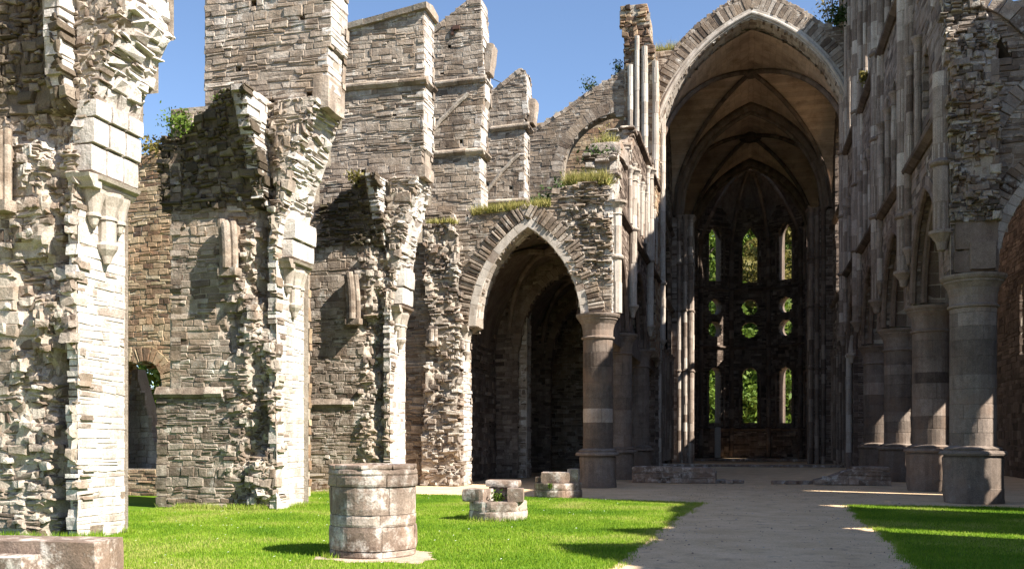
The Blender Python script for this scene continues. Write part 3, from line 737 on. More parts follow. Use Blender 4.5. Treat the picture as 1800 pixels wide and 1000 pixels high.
buttress(t3, 28.15, .95, [(-13.6, 8.6), (-11.1, 9.3), (-10.5, 9.8), (-10.1, 10.0), (-9.92, 10.25), (-9.92, 10.75), (-9.86, 10.85), (-9.86, 15.2), (-13.6, 14.7)],
         [(-12.9, -9.86, 12.95, .0, True)], coping=(-13.6, 14.72, -9.72, 15.28))
b = Buf(); rock(b, (-10.0, 28.6, 10.12), (.36, .95, .4), 4, .03, 3, .55); b.build('corbel_stone', M_wall, t3)

# ---- fourth wall with pointed arch over the aisle, tied to the first standing column
t4 = thing('aisle_arch', 'pointed stone arch over the dark aisle, resting on the striped round column', 'archway', (-7.6, 33, 0))
B = Buf(); S4 = 32.6
AC, AW, AZ, AR = -7.52, 1.9, 5.72, 3.45
arch_in = arc_pts(AC, AZ, AW, AR, 16)
out4 = [(-13.2, 0), (-9.92, 0), (-9.92, 5.5)] + arch_in + [(-5.5, 6.0), (-4.55, 6.0), (-4.52, 8.4), (-4.6, 10.45), (-5.2, 10.62), (-6.3, 10.5), (-6.62, 10.3), (-6.7, 9.95), (-8.2, 9.85), (-9.6, 9.7), (-10.2, 9.4), (-10.4, 9.9), (-13.2, 9.9)]
def d4(u, v):
    e = sstep(-6.4, -5.8, u) * sstep(6.8, 7.6, v)
    return e * .5 * (fbm(u * 2, v * 2.2, 9.) - .55)
lay(B, MS(S4), [out4], (.06, .16), (.18, .5), (-.005, .04), m=0, bm=1, cell=.12, tone=(.47, .19), dfn=d4, jfn=lambda u, v: 1 + 2.2 * sstep(-6.4, -5.8, u) * sstep(6.8, 7.6, v), back=.35, rag=(.03, .07), sub=lambda u, v: .7 * sstep(-6.4, -5.8, u) * sstep(6.8, 7.6, v))
prism(B, MS(S4), [out4], -.32, -.9, .4, 1)
lay(B, lambda u, v, d: np.stack([u, S4 + 1.0 + d, v], -1), [out4], (.14, .3), (.3, .7), (0, .03), m=0, back=.2)
lay(B, MA(-4.52, 1), [rect(S4, 6.0, S4 + .95, 10.3)], (.1, .2), (.3, .6), (0, .03), m=3, tone=(.55, .15), back=.3, rag=(.03, .05))
lay(B, MR([(-6.7, 10.0), (-6.62, 10.5)], -1)[0], [rect(S4, 0, S4 + .95, .5)], (.1, .2), (.3, .6), (0, .03), m=0, back=.3)
B.build('masonry', MATS, t4)
b = Buf()                                                     # extrados ring of rough stones, pale dressed intrados ring
voussoirs(b, MS(S4), AC, AZ, AW, AR, .30, .78, (.04, .15), (.10, .19), .03, (.42, .2), 0, .10, .4)
b.build('arch_ring', M_wall, t4)
b = Buf()
voussoirs(b, MS(S4), AC, AZ, AW, AR, .0, .30, (.05, .065), (.22, .4), .006, (.62, .2), 0, .0, .5)
Mi, Li = MR(arch_in, 1)
lay(b, Mi, [rect(S4 - .06, 0, S4 + .95, Li)], (.22, .36), (.3, .5), (.0, .012), m=0, tone=(.55, .2), back=.1, rag=(.0, .0), warp=0, jit=.0, gap=.004)
b.build('arch_soffit', M_pale, t4)
b = Buf()
Mr, L = MR([(-9.92, 0), (-9.90, 2.5), (-9.95, 4.7)], 1)
lay(b, Mr, [rect(S4, 0, S4 + 1.0, L)], (.08, .2), (.2, .5), (0, .04), m=3, bm=1, tone=(.5, .18), rag=(.06, .06))
def dfr(u, v): return .75 * (np.minimum(fbm(u * 1.6, v * 1.3, 31., 4), .62) - .5) + .12
st4 = [(-11.35, 0), (-9.95, 0), (-10.0, 3), (-9.95, 6), (-10.15, 9.2), (-10.5, 9.45), (-11.25, 9.35), (-11.3, 7.5), (-11.0, 6), (-11.3, 3)]
lay(b, MS(S4 - .22), [st4], (.08, .19), (.16, .42), (-.06, .1), dfn=dfr, jfn=lambda u, v: 0 * u + 1.5, sub=lambda u, v: .7 + 0 * u, m=2, tone=(.46, .2), bm=1, back=.4, rag=(.12, .05), cell=.07)
b.build('respond', MATS, t4)
corbel(t4, -9.95, 32.5, 33.3, 5.72, .85)
fragment(t4, -10.9, 32.05, 5.15, 5.65, .0, .9)
buttress(t4, 33.2, .9, [(-13.2, 9.0), (-9.42, 9.0), (-9.42, 11.0), (-9.5, 11.15), (-9.42, 13.1), (-9.36, 13.9), (-9.28, 14.1), (-9.36, 16.0), (-9.44, 17.75), (-9.75, 17.85), (-11.6, 16.6), (-11.6, 14.2), (-13.2, 13.6)],
         [(-12.2, -9.42, 12.2, 0, True), (-12.2, -9.36, 14.75, .06, True)], roofline=((-11.7, 12.6), (-9.9, 14.3)))
b = Buf(); rock(b, (-9.18, 33.6, 15.6), (.28, .7, 1.1), 4, .04, 3, .5, 0, 0, 3, 1, -.12); b.build('corbel_stone', M_wall, t4)
b = Buf(); rock(b, (-10.35, 33.14, 16.75), (.28, .12, .14), 2, .01, 4); rock(b, (-10.5, 33.16, 16.65), (.1, .1, .3), 2, .01, 4); b.build('iron_tie', M_iron, t4)

# ---- fifth buttress, farther along the aisle
t5 = thing('buttress_wall', 'smallest and farthest sloping buttress of the left row, against the sky', 'buttress', (-10.6, 39.8, 0))
buttress(t5, 39.5, .9, [(-12.8, 0), (-9.2, 0), (-9.2, 11.9), (-9.28, 12.0), (-9.28, 15.4), (-9.1, 15.6), (-9.22, 17.3), (-9.3, 17.55), (-9.5, 17.6), (-10.9, 16.6), (-12.8, 15.4)],
         [(-11.6, -9.28, 11.9, 0, True), (-11.6, -9.2, 15.05, .08, True)], roofline=((-11.1, 12.2), (-9.5, 13.9)))
b = Buf(); rock(b, (-9.02, 40.0, 14.3 + 1.5), (.3, .7, 1.1), 4, .04, 3, .5, 0, 0, 8, 1, -.1); b.build('corbel_stone', M_wall, t5)

# ---- brown wall with the arched opening, seen in the gap between the first two chapel walls
tb = thing('window_wall', 'brown stone wall with a low arched opening, behind the leftmost chapel wall', 'ruined wall', (-16.5, 25, 0))
B = Buf(); SB = 24.6
ow = [(-18.5, .78)] + arc_pts(-17.65, 3.45, .85, .45, 8) + [(-16.8, .78)]
outb = [(-21, 0), (-12.4, 0), (-12.4, 10.2), (-15.3, 10.35), (-16.6, 10.3), (-17.4, 10.1), (-21, 9.6)]
lay(B, MS(SB), [outb, ow], (.07, .18), (.2, .5), (0, .025), m=5, bm=1, tone=(.5, .2), cell=.08, rag=(.02, .04))
prism(B, MS(SB), [outb, ow], -.06, -.75, .4, 1)
lay(B, lambda u, v, d: np.stack([u, SB + .8 + d, v], -1), [outb, ow], (.14, .3), (.3, .7), (0, .03), m=5, back=.2)
B.build('masonry', MATS, tb)
b = Buf(); voussoirs(b, MS(SB), -17.65, 3.45, .85, .45, 0, .42, (.02, .05), (.12, .18), .02, (.5, .2), 0, .03, .5)
Mi, Li = MR(arc_pts(-17.65, 3.45, .85, .45, 8), 1); lay(b, Mi, [rect(SB, 0, SB + .75, Li)], (.14, .2), (.2, .4), (0, .01), m=0, back=.1)
for x, sg in ((-18.5, 1), (-16.8, -1)):
    lay(b, MA(x, sg), [rect(SB, .78, SB + .75, 3.45)], (.12, .25), (.25, .5), (0, .02), m=0, back=.15)
b.build('window_arch', M_brown, tb)
B = Buf(); ro = [(-22, 0), (-15.0, 0), (-15, 1.3), (-18.2, 1.6), (-18.5, 2.7), (-18.9, 3.9), (-22, 4.2)]
tr = thing('low_ruin', 'low pale ruin seen through the brick arched opening', 'ruined wall', (-16, 27.4, 0))
lay(B, MS(26.2), [ro], (.1, .2), (.2, .5), (0, .04), m=3, bm=1, rag=(.05, .08)); prism(B, MS(26.2), [ro], -.06, -.6, .4, 1)
B.build('masonry', MATS, tr)

# ================================================================== columns
def column(parent, cx, cy, r=.56, zt=6.0, plinth=1.15, sides=8, tone=(.45, .15), prr=.86, name='column', striped=False):
    b = Buf()
    drum_shaft(b, cx, cy, r, plinth + .2, zt - .85, (.34, .58), 3, tone, n=9, stripes=striped)
    o = b.build(name, M_col, parent)
    b = Buf()
    lathe(b, cx, cy, [(prr, 0), (prr, plinth * .3), (prr - .01, plinth * .31), (prr, plinth * .6), (prr, plinth * .94), (prr - .05, plinth)], sides * 3, .45, 0, rot=PI / 8, wob=.10)
    lathe(b, cx, cy, [(prr - .06, plinth - .01), (.1, plinth + .001)], sides, .5, 0, rot=PI / 8)
    lathe(b, cx, cy, [(r + .23, plinth), (r + .25, plinth + .05), (r + .22, plinth + .11), (r + .12, plinth + .13), (r + .14, plinth + .18), (r + .06, plinth + .22), (r, plinth + .25)], 28, .5, 0, wob=.12)
    b.build('base', M_col, o)
    b = Buf(); z = zt - .85
    lathe(b, cx, cy, [(r, z - .02), (r + .06, z), (r + .07, z + .05), (r + .01, z + .09), (r + .015, z + .3), (r + .06, z + .5), (r + .13, z + .62), (r + .17, z + .66), (r + .17, z + .70), (r + .22, z + .74), (r + .25, z + .80), (r + .25, z + .85), (.1, z + .851)], 24, .5, 0)
    b.build('capital', M_col, o)
    return o
def shaft(parent, a, s, z0, z1, r=.13, rings=(), cap=None, foot=None, tone=(.55, .16), mat=None, name='shaft'):
    b = Buf(); drum_shaft(b, a, s, r, z0, z1, (.5, 1.1), 2, tone, n=5, p=(-.004, .014))
    for z in rings: lathe(b, a, s, [(r, z - .1), (r * 1.35, z - .05), (r * 1.45, z), (r * 1.3, z + .05), (r, z + .1)], 12, .25)
    if cap is not None:
        lathe(b, a, s, [(r, cap - .5), (r * 1.25, cap - .47), (r, cap - .43), (r * 1.1, cap - .25), (r * 1.7, cap - .1), (r * 1.9, cap - .08), (r * 1.95, cap), (.01, cap + .001)], 12, .4)
    if foot is not None:
        lathe(b, a, s, [(.01, foot - .55), (r * .5, foot - .5), (r * .7, foot - .3), (r * 1.3, foot - .12), (r * 1.5, foot - .08), (r * 1.5, foot), (r, foot + .03)], 12, .35)
    return b.build(name, mat or M_pale, parent)

# ---- left arcade
AL = -4.75
LC = [32.75, 39.2, 46.4, 53.4]
tl = thing('nave_arcade', 'left arcade wall of the nave with sunlit shafts and a broken top', 'arcade', (-5.3, 43, 0))
for i, s in enumerate(LC[:3]):
    o = column(tl, -5.05 if i == 0 else -5.15, s, .52, 6.0, 1.1, 8, (.48, .1), .64, striped=(i == 0))
def arcade_bottom(cols, hw, zs, rise, rev=True):
    pts = []
    for s0, s1 in zip(cols, cols[1:]):
        c = (s0 + s1) / 2; w = (s1 - s0) / 2 - hw
        pts += arc_pts(c, zs, w, rise, 10)
    return pts[::-1] if rev else pts
bot = arcade_bottom(LC, .55, 6.05, 3.15)
topL = [(33.6, 6.02), (33.6, 10.2), (34.6, 10.5), (35.5, 10.7), (35.8, 12.3), (36.5, 12.8), (38.5, 13.1), (40, 13.9), (41.2, 15.1), (44, 15.5), (47.8, 15.8), (49.4, 16.2), (52.4, 16.2), (52.4, 6.0)]
B = Buf()
tri_holes = []
for s0, s1 in zip(LC, LC[1:]):
    for k in range(3):
        c = s0 + (s1 - s0) * (k + 1) / 4
        if c > 40.6 and c < 51.5: tri_holes.append(lancet(c, 11.1, 13.3, .5, .8, 6))
oL = topL + [p for p in bot if 33.65 < p[0] < 52.35]
bigs = dict(rh=(.1, .24), rw=(.3, .7), p=(0, .018), gap=.006, jit=.006, warp=.008, bev=.008)
lay(B, MA(AL, 1), [oL] + tri_holes, m=0, bm=1, cell=.2, tone=(.42, .2), rag=(.03, .03), **bigs)
prism(B, MA(AL, 1), [oL] + tri_holes, -.3, -1.15, .4, 1)
lay(B, MA(AL - 1.2, -1), [oL], (.14, .3), (.3, .8), (0, .03), m=0, back=.2)
# broken end and stepped top of the wall
for (z0, z1, s) in ((10.5, 12.5, 35.6), (13.0, 15.0, 40.6)):
    lay(B, MS(s), [rect(AL - 1.2, z0, AL + .0, z1)], (.08, .18), (.2, .45), (-.05, .12), jfn=lambda u, v: 0 * u + 2.5, m=2, tone=(.45, .2), back=.6, bm=1, rag=(.1, .1), dfn=lambda u, v: .3 * (fbm(u * 2, v * 2, 3.) - .5))
Mt, Lt = MRy([(33.6, 10.25), (34.6, 10.5), (35.5, 10.8), (35.8, 12.3), (36.5, 12.8), (38.5, 13.1), (40, 13.9), (41.2, 15.1), (44, 15.5), (52.4, 16.2)], -1)
lay(B, Mt, [rect(AL - 1.2, 0, AL, Lt)], (.2, .4), (.25, .6), (-.03, .1), jfn=lambda u, v: 0 * u + 2.5, m=2, back=.3)
B.build('masonry', [M_dark, M_mort, M_rub], tl)
def arch_orders(parent, cols, a, sg, hw, zs, rise, mat):
    for s0, s1 in zip(cols, cols[1:]):
        c = (s0 + s1) / 2; w = (s1 - s0) / 2 - hw; b = Buf()
        voussoirs(b, MA(a, sg), c, zs, w, rise, 0, .32, (.03, .045), (.2, .36), .006, (.5, .17), 0, .0, .35)
        for q, dd in ((0.0, -.02), (-.16, -.34)):
            pts = arc_pts(c, zs, w + q * 1.0, rise + q * 1.2, 12)
            pl = [(a + sg * dd, y, z) for y, z in pts]
            tube(b, pl, .10, 6, .5, 0, (1, 0, 0), .1)
        f, L = poly_at(arc_pts(c, zs, w, rise, 16))
        def Mo(u, v, d, f=f): 
            x, z = f(v); x2, z2 = f(v + .1); x1, z1 = f(v - .1); n = np.hypot(x2 - x1, z2 - z1) + 1e-9
            return np.stack([u, x + d * (z2 - z1) / n, z - d * (x2 - x1) / n], -1)
        lay(b, Mo, [rect(min(a, a - sg * 1.15), 0, max(a, a - sg * 1.15), L)], (.2, .36), (.3, .5), (0, .01), m=0, back=.1, rag=(0, 0), warp=0, jit=0, gap=.004)
        b.build('arch_order', mat, parent)
arch_orders(tl, LC, AL, 1, .55, 6.05, 3.15, M_rib)
# wall shafts
for i, s in enumerate(LC):
    for k, (da, ds, r) in enumerate(((.16, 0, .17), (.08, -.34, .10), (.08, .34, .10))):
        if i == 0:
            if k == 0: shaft(tl, -4.42, 32.85, 6.05, 9.85, .19, (8.0,), 9.95, None)
            continue
        if i == 3 and k == 1: continue
        shaft(tl, AL + da, s + ds, 7.2 if k == 0 else 10.5, (12.9, 14.9, 22.0)[i - 1], r, (10.35,), (12.8, 14.8, None)[i - 1], 7.2 if k == 0 else None)
for c in sorted(set(round((h[0][0] + h[-1][0]) / 2, 3) for h in tri_holes)):
    for q in (-.62, .62): shaft(tl, AL + .06, c + q, 10.95, 13.2, .085, (), 13.4, None, tone=(.5, .2), name='colonnette')
b = Buf(); pr = [(-.08, -.16), (.06, -.16), (.2, -.06), (.22, .02), (.0, .1), (-.08, .1)]
course(b, (AL, 34.2, 10.3), (AL, 52.3, 10.3), pr, .25, 0, .8, (1, 0, 0)); b.build('string_course', M_rib, tl); b = Buf(); course(b, (AL, 41.2, 15.0), (AL, 52.3, 15.3), pr, .25, 0, .8, (1, 0, 0))
b.build('string_course', M_rib, tl)
b = Buf(); rock(b, (-5.25, 36.9, 12.75), (1.3, 2.2, .6), 6, .16, 2, .4, 0, 0, 9)
b.build('broken_top', M_rub, tl)

# ---- aisle behind the pointed arch
ta = thing('aisle', 'dark vaulted aisle seen through the pointed arch on the left', 'aisle', (-8, 43, 0))
B = Buf()
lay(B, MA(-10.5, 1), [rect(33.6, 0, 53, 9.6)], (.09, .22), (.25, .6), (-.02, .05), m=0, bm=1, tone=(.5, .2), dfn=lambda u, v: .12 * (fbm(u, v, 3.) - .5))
prism(B, MA(-10.5, 1), [rect(33.6, 0, 53, 9.6)], -.1, -.9, .4, 1)
lay(B, MS(53.2), [rect(-11, 0, -4.8, 9.8)], (.12, .25), (.3, .7), (0, .03), m=0, bm=1)
prism(B, MS(53.2), [rect(-11, 0, -5.2, 9.8)], -.06, -.6, .4, 1)
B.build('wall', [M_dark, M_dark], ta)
for s in (39.6, 46.4):
    B = Buf(); po = [(-10.5, 0), (-9.55, 0), (-9.55, 5.3)] + arc_pts(-7.55, 5.7, 1.85, 3.0, 12) + [(-5.5, 5.9), (-5.5, 9.4), (-10.5, 9.4)]
    lay(B, MS(s - .3), [po], (.09, .2), (.2, .5), (-.02, .05), m=0, bm=1, tone=(.5, .2)); prism(B, MS(s - .3), [po], -.06, -.6, .4, 0)
    lay(B, MA(-9.55, 1), [rect(s - .3, 0, s + .3, 5.3)], (.1, .25), (.25, .5), (0, .03), m=0)
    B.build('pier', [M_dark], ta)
    B = Buf(); voussoirs(B, MS(s - .32), -7.55, 5.7, 1.85, 3.0, 0, .35, (.03, .05), (.2, .3), .006, (.55, .15), 0, 0, .6); B.build('arch_ring', M_rib, ta)
B = Buf(); prof = arc_pts(-7.75, 5.4, 2.75, 4.0, 14)
gu, gv = np.meshgrid(np.linspace(33.5, 53, 30), np.arange(len(prof)))
pa = np.array(prof); ii = np.arange(gu.size).reshape(gu.shape); Q = np.stack([ii[:-1, :-1], ii[:-1, 1:], ii[1:, 1:], ii[1:, :-1]], -1)
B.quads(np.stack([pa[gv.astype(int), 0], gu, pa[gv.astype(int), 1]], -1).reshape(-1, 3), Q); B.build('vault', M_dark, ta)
B = Buf(); xs = np.linspace(-11.2, -5.5, 20); ys = np.linspace(33.3, 53, 50); gx, gy = np.meshgrid(xs, ys); gz = 9.72 + .3 * (fbm(gx * .9, gy * .9, 4.) - .4)
ii = np.arange(gx.size).reshape(gx.shape); Q = np.stack([ii[:-1, :-1], ii[:-1, 1:], ii[1:, 1:], ii[1:, :-1]], -1)
B.quads(np.stack([gx, gy, gz], -1).reshape(-1, 3), Q); B.build('earth_cover', ground_mat('mossy_earth', [(.35, (.09, .10, .03)), (.65, (.24, .19, .10))], 1.2, 14, .06), ta)
B = Buf()
for s0, s1 in ((33.6, 39.6), (39.6, 46.4)):
    for sg in (1, -1):
        pts = []
        for k in range(17):
            t = -1 + k / 8; x = -7.75 + 2.3 * t; z = 5.5 + 3.55 * math.sqrt(max(0, 1 - abs(t) ** 2.2)); pts.append((x, (s0 + s1) / 2 + sg * t * (s1 - s0) / 2, z))
        tube(B, pts, .13, 6, .6, 0, (0, 0, 1), .1)
B.build('rib', M_rib, ta)

# ================================================================== transept wall with the open round arch
tt = thing('transept_wall', 'grey transept wall with a sloping top and an open arch', 'ruined wall', (-9, 50.8, 0))
B = Buf(); ST = 50.4
oT = [(-16, 0), (-6.3, 0), (-6.3, 21.4), (-7.2, 20.9), (-8.6, 20.2), (-9.8, 19.4), (-11.3, 18.6), (-12.5, 18.3), (-16, 18)]
hT = [(-9.75, 13.5)] + arc_pts(-6.95, 15.9, 2.8, 3.3, 14)[:20] + [(-6.35, 19.1), (-6.35, 13.5)]
hT = [(-9.75, 13.5), (-9.75, 15.9)] + [q for q in arc_pts(-6.9, 15.9, 2.85, 3.2, 16) if q[0] < -6.95 and q[0] > -9.7] + [(-6.9, 19.05), (-6.4, 18.9), (-6.4, 13.5)]
lay(B, MS(ST), [oT, hT], (.1, .2), (.25, .6), (0, .03), m=0, bm=1, tone=(.34, .16), rag=(.02, .05))
prism(B, MS(ST), [oT, hT], -.06, -.8, .4, 1)
voussoirs(B, MS(ST), -6.9, 15.9, 2.85, 3.2, 0, .6, (.02, .04), (.2, .3), .008, (.35, .15), 0, .03, .6, half=1)
Mr, L = MR([(-6.3, 21.4), (-7.2, 20.9), (-8.6, 20.2), (-9.8, 19.4), (-11.3, 18.6), (-16, 18)], 1); lay(B, Mr, [rect(ST, 0, ST + .8, L)], (.2, .4), (.3, .5), (0, .06), m=0, back=.2)
for (u, z0, z1) in ((-9.75, 13.5, 15.9),): lay(B, MA(u, 1), [rect(ST, z0, ST + .8, z1)], (.12, .25), (.3, .5), (0, .02), m=0, back=.1)
B.build('masonry', [M_wall, M_mort], tt)
# corner pier of the crossing
B = Buf(); oP = [(-6.3, 6), (-4.7, 6), (-4.7, 20.5), (-4.75, 22.2), (-5.05, 23.2), (-5.1, 24.3), (-5.15, 24.75), (-6.6, 24.6), (-6.55, 23.9), (-6.35, 22.8), (-6.3, 21)]
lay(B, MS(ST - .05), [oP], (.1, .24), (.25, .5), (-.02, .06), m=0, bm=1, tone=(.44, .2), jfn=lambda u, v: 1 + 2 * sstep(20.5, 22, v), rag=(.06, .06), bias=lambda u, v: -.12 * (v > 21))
prism(B, MS(ST - .05), [oP], -.2, -2.6, .4, 1)
lay(B, MR([(-4.7, 6), (-4.7, 20.5), (-4.75, 22.2), (-5.05, 23.2), (-5.15, 24.7)])[0], [rect(ST, 0, ST + 2.6, 18.7)], (.1, .24), (.25, .6), (-.01, .04), m=0, bm=1, tone=(.55, .18))
lay(B, MA(-6.35, -1), [rect(ST, 18, ST + 2.6, 24.5)], (.12, .24), (.3, .6), (0, .04), m=0)
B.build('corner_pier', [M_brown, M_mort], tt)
for da, ds, z1, r in ((.0, -.1, 21.5, .15), (.35, -.12, 23.0, .13), (.75, -.1, 22.4, .17), (1.3, -.02, 21.6, .17)):
    shaft(tt, -6.0 + da, ST - .08 + ds, 15.4, z1, r, (), None, None)
B = Buf(); oB = [(-14, 8), (-5.4, 8), (-5.4, 22.0), (-7, 22.2), (-9, 21.9), (-11, 21.4), (-14, 21.2)]; wB = lancet(-8.7, 14.2, 15.4, .45, .9)
lay(B, MS(57.5), [oB, wB], (.12, .24), (.3, .6), (0, .03), m=0, bm=1, tone=(.5, .15)); prism(B, MS(57.5), [oB, wB], -.06, -.8, .5, 1)
voussoirs(B, MS(57.4), -7.3, 15.8, 2.2, 2.9, 0, .35, (.03, .06), (.2, .3), .006, (.7, .1), 0, .0, .3)
B.build('back_wall', [M_brown, M_mort], tt)
shaft(tt, -9.55, 57.15, 14.2, 17.2, .26, (), 17.4, None)

# ================================================================== great arch and choir
tc = thing('choir', 'vaulted choir of the church behind the great pointed arch, windows in its apse', 'church', (.15, 68, 0))
GC, GW, GZ, GR, GS = .25, 5.25, 17.0, 7.6, 53.0
B = Buf()
gin = arc_pts(GC, GZ, GW, GR, 22); gout = arc_pts(GC, GZ, GW, GR, 22, 1.35)
oG = [(-5.9, 15.2), (GC - GW, 15.2)] + gin + [(GC + GW, 15.2), (7.2, 15.2), (7.2, 24.0), (5.9, 24.05), (5.2, 23.9), (4.55, 23.65)] + [q for q in gout[::-1] if -3.9 < q[0] < 4.2] + [(-4.0, 23.15), (-4.9, 23.2), (-5.9, 23.0)]
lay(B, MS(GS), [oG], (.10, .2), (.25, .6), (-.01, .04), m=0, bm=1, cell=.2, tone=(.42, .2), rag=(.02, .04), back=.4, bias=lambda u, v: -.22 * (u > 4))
prism(B, MS(GS), [oG], -.1, -1.1, .4, 1)
lay(B, lambda u, v, d: np.stack([u, GS + 1.2 + d, v], -1), [oG], (.2, .4), (.4, .9), (0, .03), m=0, back=.2)
Mr, L = MR([q for q in gout if -3.9 < q[0] < 4.2], -1); lay(B, Mr, [rect(GS, 0, GS + 1.1, L)], (.15, .3), (.3, .6), (0, .06), m=0, back=.2)
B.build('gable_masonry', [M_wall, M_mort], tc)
b = Buf(); voussoirs(b, MS(GS), GC, GZ, GW, GR, .42, 1.12, (.04, .12), (.17, .3), .02, (.48, .18), 0, .08, .5); b.build('arch_ring', M_wall, tc)
b = Buf(); voussoirs(b, MS(GS), GC, GZ, GW, GR, 0, .42, (.07, .085), (.4, .7), .006, (.6, .15), 0, 0, .5)
pts = [(x, GS - .10, z) for x, z in arc_pts(GC, GZ, GW, GR, 30, .17)]; tube(b, pts, .10, 8, .65, 0, (0, 1, 0), .1)
Mi, Li = MR(gin, 1); lay(b, Mi, [rect(GS + .02, 0, GS + 1.6, Li)], (.3, .5), (.3, .6), (.035, .045), m=0, back=.1, rag=(0, 0), warp=0, jit=0, gap=.004)
b.build('arch_soffit', M_pale, tc)
# piers under the great arch
for x0, x1, sg, fx in ((-5.9, GC - GW + .02, 1, GC - GW), (GC + GW - .02, 6.6, -1, GC + GW)):
    B = Buf(); lay(B, MS(GS + .02), [rect(x0, 0, x1, 15.2)], m=0, bm=1, tone=(.5, .2), **bigs); lay(B, MA(fx, sg), [rect(GS, 0, GS + 1.3, 15.2)], m=0, bm=1, tone=(.5, .2), **bigs)
    prism(B, MS(GS), [rect(x0, 0, x1, 15.2)], -.1, -1.25, .4, 0); B.build('pier', [M_rib, M_mort], tc)
    for dd, dx, r in ((-.05, .12, .17), (.4, .2, .15), (.85, .14, .15)):
        shaft(tc, fx + sg * dx, GS + dd, 6.2 if dd < 0 else 0, 16.9, r, (6.1, 10.4), 17.0, 6.2 if dd < 0 else None, tone=(.55, .2))
def gnorm(x, rho=GR / GW):
    r = (1 + rho * rho) / 2; return np.sqrt(np.maximum(r * r - (np.abs(x) + r - 1) ** 2, 0)) / rho
BAYS = [(54.2, 66.2), (66.2, 79.5)]
HR = 7.35
for s0, s1 in BAYS:
    n = 48; A = np.linspace(-1, 1, n + 1); gx, gy = np.meshgrid(A, A)
    gz = GZ + HR * np.maximum(gnorm(gx), gnorm(gy)); X = GC + gx * GW; Y = (s0 + s1) / 2 + gy * (s1 - s0) / 2
    ii = np.arange(gx.size).reshape(gx.shape); Q = np.stack([ii[:-1, :-1], ii[:-1, 1:], ii[1:, 1:], ii[1:, :-1]], -1)
    b = Buf(); b.quads(np.stack([X, Y, gz + .05], -1).reshape(-1, 3), Q); b.quads(np.stack([X * 1.02, Y, gz + .5], -1).reshape(-1, 3), Q); b.build('vault_web', M_vault, tc, True)
    for sg in (1, -1):
        b = Buf(); t = np.linspace(-1, 1, 41); z = GZ + HR * gnorm(t) - .06
        tube(b, np.stack([GC + t * GW * .985, (s0 + s1) / 2 + sg * t * (s1 - s0) / 2, z], -1), .15, 8, .5, 0, (0, 0, 1), .1); b.build('diagonal_rib', M_rib, tc)
    b = Buf(); lathe(b, GC, (s0 + s1) / 2, [(.01, GZ + HR - .4), (.3, GZ + HR - .38), (.42, GZ + HR - .2), (.36, GZ + HR)], 14, .35); b.build('boss', M_rib, tc)
    if s0 > 60:
        b = Buf(); lathe(b, GC, (s0 + s1) / 2, [(.45, GZ + HR - .3), (.62, GZ + HR - .42), (.8, GZ + HR - .3), (.8, GZ + HR)], 20, .1); b.build('vault_ring', M_rib, tc)
# transverse arches
for s, hw_ in ((66.2, .55), (79.5, .45)):
    for q, w, r in ((0, .0, .24), (.0, .28, .16)):
        b = Buf(); t = np.linspace(-1, 1, 41)
        for off in ((-.32, .32) if q == 0 and w == 0 else (0,)):
            tube(b, np.stack([GC + t * (GW - .3 - w), np.full(41, s + off), GZ + (HR - .25 - w) * gnorm(t)], -1), r, 8, .5, 0, (0, 1, 0), .1)
        b.build('transverse_arch', M_rib, tc)
    pts = arc_pts(GC, GZ, GW - .45, HR - .5, 20)
    b = Buf(); lp = arc_pts(GC, GZ, GW - .02, HR + .1, 20) + pts[::-1]
    prism(b, MS(s - .4), [lp], 0, -.8, .5, 0); b.build('arch_band', M_rib, tc)
# side walls
SUNW = [lancet(67.6, 13.6, 19.5, .4, .9), lancet(62.55, 10.6, 19.6, 1.3, 1.7)]
for side, a, sg in ((-1, GC - GW, 1), (1, GC + GW, -1)):
    for s0, s1 in BAYS:
        c, w = (s0 + s1) / 2, (s1 - s0) / 2
        o = [(s0, 0), (s1, 0), (s1, GZ)] + [(c - w * t, GZ + HR * float(gnorm(t))) for t in np.linspace(-1, 1, 17)][1:-1] + [(s0, GZ)]
        blind = []
        L_ = s1 - s0
        for f_ in (.2, .5, .8):
            blind.append(lancet(s0 + L_ * f_, 1.6, 7.0, .75, 1.3, 6)); blind.append(lancet(s0 + L_ * f_, 11.0, 13.4, .6, 1.0, 6))
        for f_ in (.32, .68): blind.append(lancet(s0 + L_ * f_, 16.6, 19.6, .65, 1.2, 6))
        op = []
        if side == -1:
            op = [h for h in blind if h[1][1] > 15]; blind = [h for h in blind if h[1][1] < 15]
            if s0 < 60: op.append(lancet(c, .05, 10.5, 4.3, 5.2, 10)); blind = []; op = [op[-1]] + [h for h in op[:-1]]
        if side == 1:
            op = [h for h in SUNW if s0 < h[0][0] < s1]; blind = [h for h in blind if all(abs(h[0][0] - q[0][0]) > 1.9 or h[1][1] < 10.5 for q in op)]
        B = Buf(); lay(B, MA(a, sg), [o] + blind + op, m=0, bm=0, cell=.25, tone=(.45, .2), rec=.02, **bigs)
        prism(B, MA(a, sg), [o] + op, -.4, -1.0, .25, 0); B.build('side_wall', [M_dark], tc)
        for z in (10.4, 15.6): b = Buf(); course(b, (a, s0, z), (a, s1, z), pr, .35, 0, 1.0, (sg, 0, 0)); b.build('string_course', M_rib, tc)
        for f_ in (.2, .5, .8):
            for q in (-.85, .85): shaft(tc, a + sg * .08, s0 + L_ * f_ + q, .3, 7.0, .11, (), 7.2, None, mat=M_rib, name='wall_shaft')
